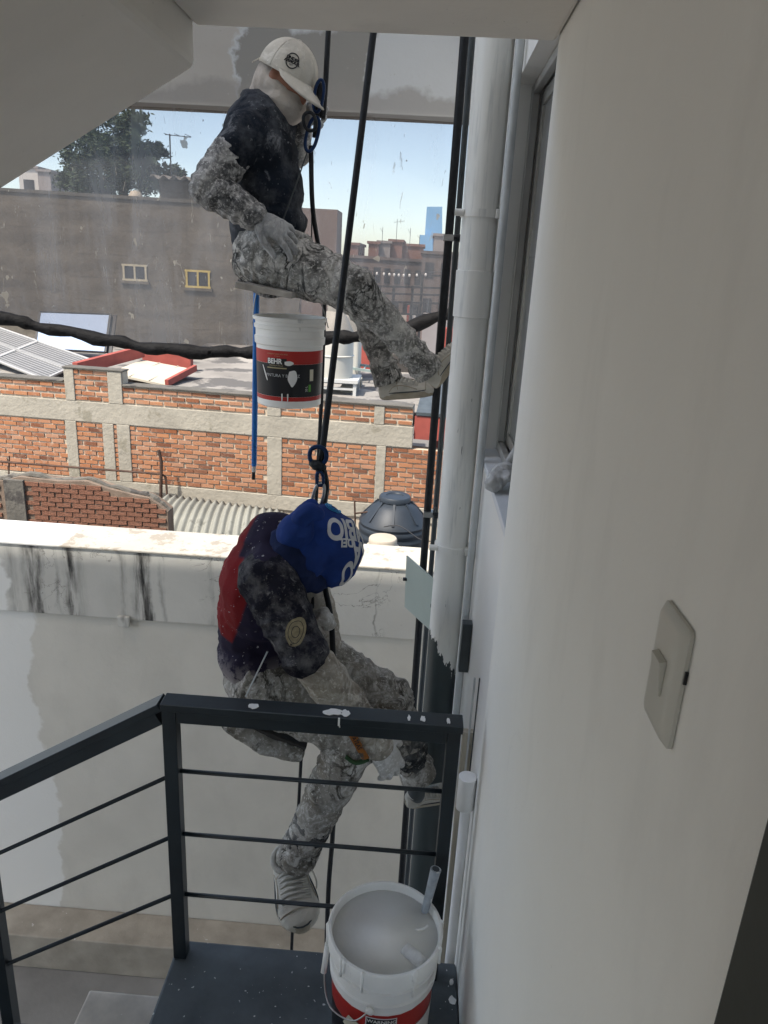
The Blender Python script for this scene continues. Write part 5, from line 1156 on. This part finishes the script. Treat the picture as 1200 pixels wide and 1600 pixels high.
for s_ in (-1, 1): b.ell(hc+hs*.076*s_, hf*.02, hs*.008, hu*.03); b.ell(hc+hf*.086+hs*.03*s_+hu*.012, hf*.01, hs*.016, hu*.009)
b.chain([(rs, .05), (re, .04), (rw_, .03)]); b.chain([(ls, .05), (le, .04), (lw, .03)]); b.chain([(rw_, .028), (rw_.lerp(J(618, 1208, 2.2), .5), .014)]); b.chain([(lw, .028), (lw+Vector((.01, -.03, -.03)), .014)])
SH = [(J(449, 1350, 2.32), J(475, 1458, 2.06), (.12, -.62, .70)), (J(634, 1256, 2.44), J(702, 1236, 2.50)+Vector((.02, 0, 0)), (-.30, -.45, .8))]
for h_, k_, a_, t_ in ((rh, rk, ra, SH[0]), (lh, lk, la, SH[1])): b.chain([(hip, .09), (h_, .085), (k_, .055)]+foot(*t_, a_))
fuse('body', b, M_skin, LP_, .009, 2)
t = MB(); t.ell(hip+Vector((.02, 0, 0)), (.135, 0, 0), (0, .175, 0), (0, 0, .11)); t.chain([(J(470, 1000, 2.36), .085), (J(430, 1040, 2.34), .11)])
t.chain([(rh, .118), (rh.lerp(rk, .5), .100), (rk, .086), (rk.lerp(ra, .25), .082), (rk.lerp(ra, .65), .072), (rk.lerp(ra, .9), .066), (ra, .068)])
t.chain([(lh, .118), (lh.lerp(lk, .5), .102), (lk, .086), (lk.lerp(la, .4), .076), (lk.lerp(la, .8), .066), (la, .062)])
tr_ = fuse('trousers', t, M_trs2, LP_, .0065, 4, .020, 12, seg(rh, rk, ra)+seg(lh, lk, la), 12)
p = MB().chain([(lk.lerp(la, .42), .078), (lk.lerp(la, .66), .072), (lk.lerp(la, .8), .068)]); fuse('torn_knee_patch', p, M_trs3, tr_, .006, 1, .018, 24, None, 14, label='black torn frayed trouser patch below the knee')
p = MB().chain([(rk.lerp(ra, .70), .0715), (rk.lerp(ra, .86), .0695)]); fuse('torn_shin_patch', p, M_trs3, tr_, .007, 1, .012, 26, None, 15)
for k_, a_ in ((rk, ra), (lk, la)):
    d_ = (a_-k_).normalized(); MB().tube([a_-d_*.02, a_+d_*.012, a_+d_*.034, a_+d_*.036], [.064, .072, .073, .06], 22).build('cuff', M_trs2, tr_, smooth=True)
# shirt
j = MB(); j.chain([(J(432, 855, 2.34), .125), (J(415, 905, 2.34), .15), (J(405, 960, 2.34), .148), (J(404, 1015, 2.34), .138), (J(404, 1050, 2.34), .128)])
j.ell(J(412, 920, 2.34), (.15, 0, 0), (0, .20, 0), (0, 0, .19)); j.ell(J(404, 1020, 2.34), (.135, 0, 0), (0, .18, 0), (0, 0, .12)); j.chain([(rs, .088), (J(430, 885, 2.34), .13), (ls, .085)])
fuse('shirt', j, M_shirt, LP_, .0065, 3, .022, 9, seg(nk, hip), 21)
sv = MB().chain([(rs, .092), (rs.lerp(re, .45), .086), (rs.lerp(re, .8), .080), (re, .078)]); fuse('short_sleeve', sv, M_ssleeve, LP_, .006, 3, .013, 12, seg(rs, re), 22)
bd_c = J(461, 992, 2.0); sleeve_o = [c_ for c_ in LP_.children if c_.name.startswith('short_sleeve')][0]
bu, bv_ = Vector((.9, .1, -.25)).normalized(), Vector((.25, -.1, .95)).normalized(); bs_ = on_surface(sleeve_o, bd_c, bu, bu.cross(Vector((0, -1, 0))).normalized()*-1 if 0 else bv_, .002)
M_badge = simple('worn_khaki_badge', (.25, .21, .13), .9, .3, 60, .4)
pts_ = MB().sheet(lambda a_, b_: (bs_(.030*b_*math.cos(a_*2*math.pi), .036*b_*math.sin(a_*2*math.pi)) or bd_c), 28, 5).build('badge', M_badge, sleeve_o, smooth=True)
for r_ in (.012, .022): MB().tube([bs_(r_*math.cos(2*math.pi*k/24), r_*1.2*math.sin(2*math.pi*k/24)) or bd_c for k in range(25)], .0012, 5, caps=False).build('badge_ring', M_black, pts_)
sv = MB().chain([(re+(rs-re).normalized()*.005, .052), (re.lerp(rw_, .15), .068), (re.lerp(rw_, .5), .066), (re.lerp(rw_, .85), .056), (rw_, .052)]); fuse('long_sleeve', sv, M_forearm, LP_, .006, 3, .016, 13, seg(re, rw_), 23, label='cream forearm sleeve soaked with paint')
fuse('far_sleeve', MB().chain([(ls, .08), (le, .062), (lw, .048)]), M_forearm, LP_, .008, 2, .008, 15, seg(ls, le, lw), 24)
g = MB().chain([(re.lerp(rw_, .96), .046), (rw_, .045)]); hand(g, rw_, J(626, 1222, 2.18)-rw_, (.45, -.75, .5), -1, (16, 18, 20, 24), 1.25, 4); fuse('glove', g, M_glove2, LP_, .0045, 2, .003, 35, None, 25, label='glove covered with wet white paint')
g = MB().chain([(lw, .04), (lw+Vector((0, -.01, -.02)), .036)]); hand(g, lw, (.1, -.5, -.5), (0, -1, .4), 1, (60, 62, 62, 64), 1.05); fuse('glove', g, M_glove2, LP_, .0045, 1, .002, 35, None, 26)
# hood
M_scarf = simple('dark_blue_scarf_cloth', (.006, .014, .055), .9, .3, 10, .5, 30, .01)
h = MB(); h.ell(hc, hf*.118, hs*.106, hu*.113); h.ell(hc+hf*.03-hu*.03, hf*.10, hs*.092, hu*.09); h.ell(hc-hf*.05+hu*.02, hf*.09, hs*.098, hu*.085)
h.chain([(hc-hu*.05, .10), (J(465, 862, 2.33), .108), (J(446, 868, 2.33), .100)]); h.chain([(J(497, 900, 2.3), .045), (J(480, 870, 2.24), .07)]); h.chain([(J(462, 830, 2.22), .06), (J(476, 806, 2.26), .036), (J(487, 792, 2.28), .022)])
hood = fuse('hood', h, M_hood, LP_, .005, 3, .014, 11, None, 31, label='royal blue fabric hood with large pale lettering')
kn = MB().chain([(J(470, 812, 2.20), .030), (J(484, 800, 2.21), .028), (J(497, 803, 2.22), .022)]); fuse('hood_knot', kn, M_hood, hood, .006, 2, .008, 20, None, 33)
fuse('scarf', MB().chain([(J(446, 842, 2.24), .045), (J(452, 872, 2.20), .055), (J(470, 900, 2.20), .05), (J(492, 908, 2.24), .035)]), M_scarf, hood, .006, 2, .014, 18, None, 35)
ck = J(438, 866, 2.33); cax = Vector((.85, -.15, .35)).normalized(); ca2 = cax.orthogonal().normalized(); cb2 = cax.cross(ca2)
MB().tube([ck+ca2*math.cos(2*math.pi*k/24)*.118+cb2*math.sin(2*math.pi*k/24)*.118 for k in range(25)], .011, 8, caps=False).build('neck_band', M_dgrey, LP_, smooth=True)
# lettering: reads upside down from here, as the crown of the hood points at the camera
vd = (hc-Vector((0, 0, 0))).normalized()*-1; hu_ = Vector((-1, 0, 0)); nn_ = (Vector((.45, -.62, .62))).normalized(); lu = (Vector((-.93, -.1, -.22))); lu = (lu-nn_*lu.dot(nn_)).normalized(); lv_ = nn_.cross(lu)
org = hc+nn_*.12; hsf = on_surface(hood, org, lu, lv_, .002)
lettering('CAMBIO', .105, lambda u, v: hsf(u-.075, v-.022), M_prgrey, hood, bold=.0035, sx=.60)
lettering('HORA', .105, lambda u, v: hsf(u-.125, v+.052), M_prgrey, hood, bold=.0035, sx=.60); lettering('DEL', .036, lambda u, v: hsf(u-.012, v+.028), M_prgrey, hood, bold=.0014, sx=.85)
lettering('O', .08, lambda u, v: hsf(u-.035, v+.108), M_prgrey, hood, bold=.0025, sx=.7)
for k in range(3): 
    pts = [hsf(.005-.030*math.cos(t_)*(1-.25*k)-.01, -.105+.022*math.sin(t_)*(1-.25*k)) for t_ in np.linspace(.3*k, 4.4, 18)]; pts = [q for q in pts if q]
    if len(pts) > 3: MB().tube(pts, .0035, 6, flat=.4).build('swirl_print', M_hoodlt, hood, smooth=True)
# belt cloth, strap
fuse('belt_cloth', MB().chain([(J(492, 968, 2.30), .025), (J(506, 962, 2.30), .028), (J(515, 975, 2.32), .022)]), M_glove2, LP_, .005, 1, .008, 40, None, 41); MB().bar(J(489, 965, 2.26), J(486, 976, 2.26), .012, .02).build('red_tag', M_redw, LP_)
s0, s1 = J(538, 1126, 2.035), J(572, 1186, 2.055)
strap = MB().obox((s0+s1)/2, (s1-s0)/2, (s1-s0).cross(Vector((0, -1, 0))).normalized()*.012, Vector((0, -.002, 0))).build('orange_strap', M_orange, tr_)
sx_ = (s1-s0).normalized(); sv2 = Vector((0, -1, 0)).cross(sx_).normalized()
lettering('S8 ATLAS', .021, lambda u, v: (s0+s1)/2+sx_*u+sv2*v+Vector((0, -.0035, 0)), M_black, strap, bold=.0005, sx=.9)
MB().tube(smoothpath([J(540, 1182, 2.075), J(556, 1192, 2.07), J(575, 1186, 2.09)], 4), .010, 8, flat=.5).build('green_cord', M_prgreen if 0 else simple('dark_green_cord', (.04, .09, .04), .8, .3, 20, .3), tr_, smooth=True)
# shoes: one hanging toe down, one braced on the pipe
for sh_, a_ in zip(SH, (ra, la)): fuse('sock', MB().chain([(p_, r_+.008) for p_, r_ in foot(*sh_, a_)[:3]]), M_dgrey, LP_, .006, 2)
shoe(LP_, *SH[0], seed=7, label='dirty white laced trainer hanging toe down', wide=1.4, bulk=1.18)
shoe(LP_, *SH[1], seed=8)
# seat of the lower painter
sb = thing('seat_board', J(420, 1120, 2.34), 'dark wooden seat board with ropes under the lower painter', 'seat')
q0, q1_ = J(366, 1082, 2.36), J(488, 1128, 2.36); ax = (q1_-q0)/2; MB().obox((q0+q1_)/2, ax, (0, .17, 0), ax.cross(Vector((0, 1, 0))).normalized()*.012).build('board', M_board, sb, bevel=.003)
pad = MB().chain([(q0+Vector((.02, -.16, -.02)), .028), (q0.lerp(q1_, .5)+Vector((0, -.16, -.045)), .042), (q1_+Vector((-.03, -.16, -.02)), .03)]); fuse('padding', pad, M_trs2, sb, .007, 3, .008, 20)
MB().tube(smoothpath([J(462, 1120, 2.02), J(478, 1136, 2.02), J(492, 1142, 2.02), J(486, 1130, 2.02), J(470, 1112, 2.02)], 5), .008, 8).build('loop', M_glove2, sb, smooth=True)
MB().tube([J(418, 1018, 2.10), J(384, 1088, 2.08)], .003, 6).build('cord', M_grey, sb)

# ================================================================== ROPES AND GEAR
def rope(pts, r, label, mat=M_blk):
    return setp(MB().tube(smoothpath(pts, 8), r, 10).build('climbing_rope', mat, None, smooth=True), label, 'rope')
t0 = J(513, 50, 3.0); rope([t0+Vector((.06, 0, 3.0)), t0, J(500, 130, 2.98), J(498, 150, 2.98), J(492, 215, 2.98)], .010, 'black rope coming down to the gear held by the upper painter')
rope([J(486, 228, 2.98), J(489, 330, 2.98), J(504, 420, 3.16), J(507, 470, 3.24), J(503, 600, 3.24), J(499, 690, 3.24), J(487, 900, 3.24), J(474, 1120, 3.2), J(455, 1500, 3.2), J(452, 1700, 3.2)], .009, 'black rope tail falling from the upper painter behind the hanging bucket')
t0 = J(583, 55, 2.62); e1 = J(505, 695, 2.38); rope([t0+(t0-e1)*2.2, t0+(t0-e1), t0, t0.lerp(e1, .5), e1, e1+(e1-t0)*.02], .011, 'thick black rope slanting down to the blue ring of the lower painter')
rope([J(503, 726, 2.38), J(510, 760, 2.40), J(506, 800, 2.5), J(506, 900, 2.42), J(516, 960, 2.34), J(520, 1015, 2.36), J(524, 1180, 2.52), J(520, 1300, 2.56), J(512, 1420, 2.56), J(505, 1700, 2.56)], .0105, 'black rope running from the blue ring past the blue hood down to the patio')
rope([J(492, 870, 2.46), J(488, 950, 2.44)], .007, 'thin short black cord beside the blue hood')
def loop(name, c, w_, h_, r, mat, label, cat, tilt=0., n=26, yt=.0):
    pts = []
    for k in range(n+1):
        a = 2*math.pi*k/n; x, z = math.cos(a)*w_, math.copysign(abs(math.sin(a))**.8, math.sin(a))*h_
        pts.append(Vector(c)+Vector((x*math.cos(tilt)-z*math.sin(tilt), yt*math.cos(a), x*math.sin(tilt)+z*math.cos(tilt))))
    return setp(MB().tube(pts, r, 10, caps=False).build(name, mat, None, smooth=True), label, cat)
loop('carabiner', J(488, 210, 2.95), .020, .058, .0065, M_blurope, 'dark blue carabiner gripped by the upper painter', 'carabiner', -.25)
loop('carabiner', J(498, 150, 2.96), .016, .052, .006, M_blurope, 'dark blue carabiner above the gloved hand beside the cap', 'carabiner', -.15)
loop('descender_ring', J(484, 190, 2.93), .022, .030, .006, M_blk, 'black descender ring at the gloved hand', 'ring', .3)
loop('descender_ring', J(497, 712, 2.36), .028, .030, .0075, M_blurope, 'round blue descender ring over the lower painter', 'ring', 0)
o = fuse('rope_knot', MB().ell(J(496, 727, 2.36), (.022, 0, 0), (0, .02, 0), (0, 0, .018)).chain([(J(488, 724, 2.36), .012), (J(505, 730, 2.35), .012)]), M_blk, None, .004, 2, .003, 60); setp(o, 'black knot under the blue descender ring', 'knot')
loop('carabiner', J(500, 748, 2.36), .011, .024, .006, M_blurope, 'small blue shackle under the black knot', 'carabiner', .1)
loop('carabiner', J(497, 775, 2.36), .017, .048, .0055, M_steel, 'grey steel carabiner hanging behind the blue hood', 'carabiner', -.22)
rope([J(480, 238, 2.96), J(462, 290, 2.92), J(440, 350, 2.86)], .0025, 'thin grey cord from the carabiner to the lap', M_dgrey); rope([J(486, 238, 2.99), J(487, 300, 3.02), J(487, 372, 3.05)], .0025, 'thin vertical grey cord from the carabiner to the seat', M_dgrey)
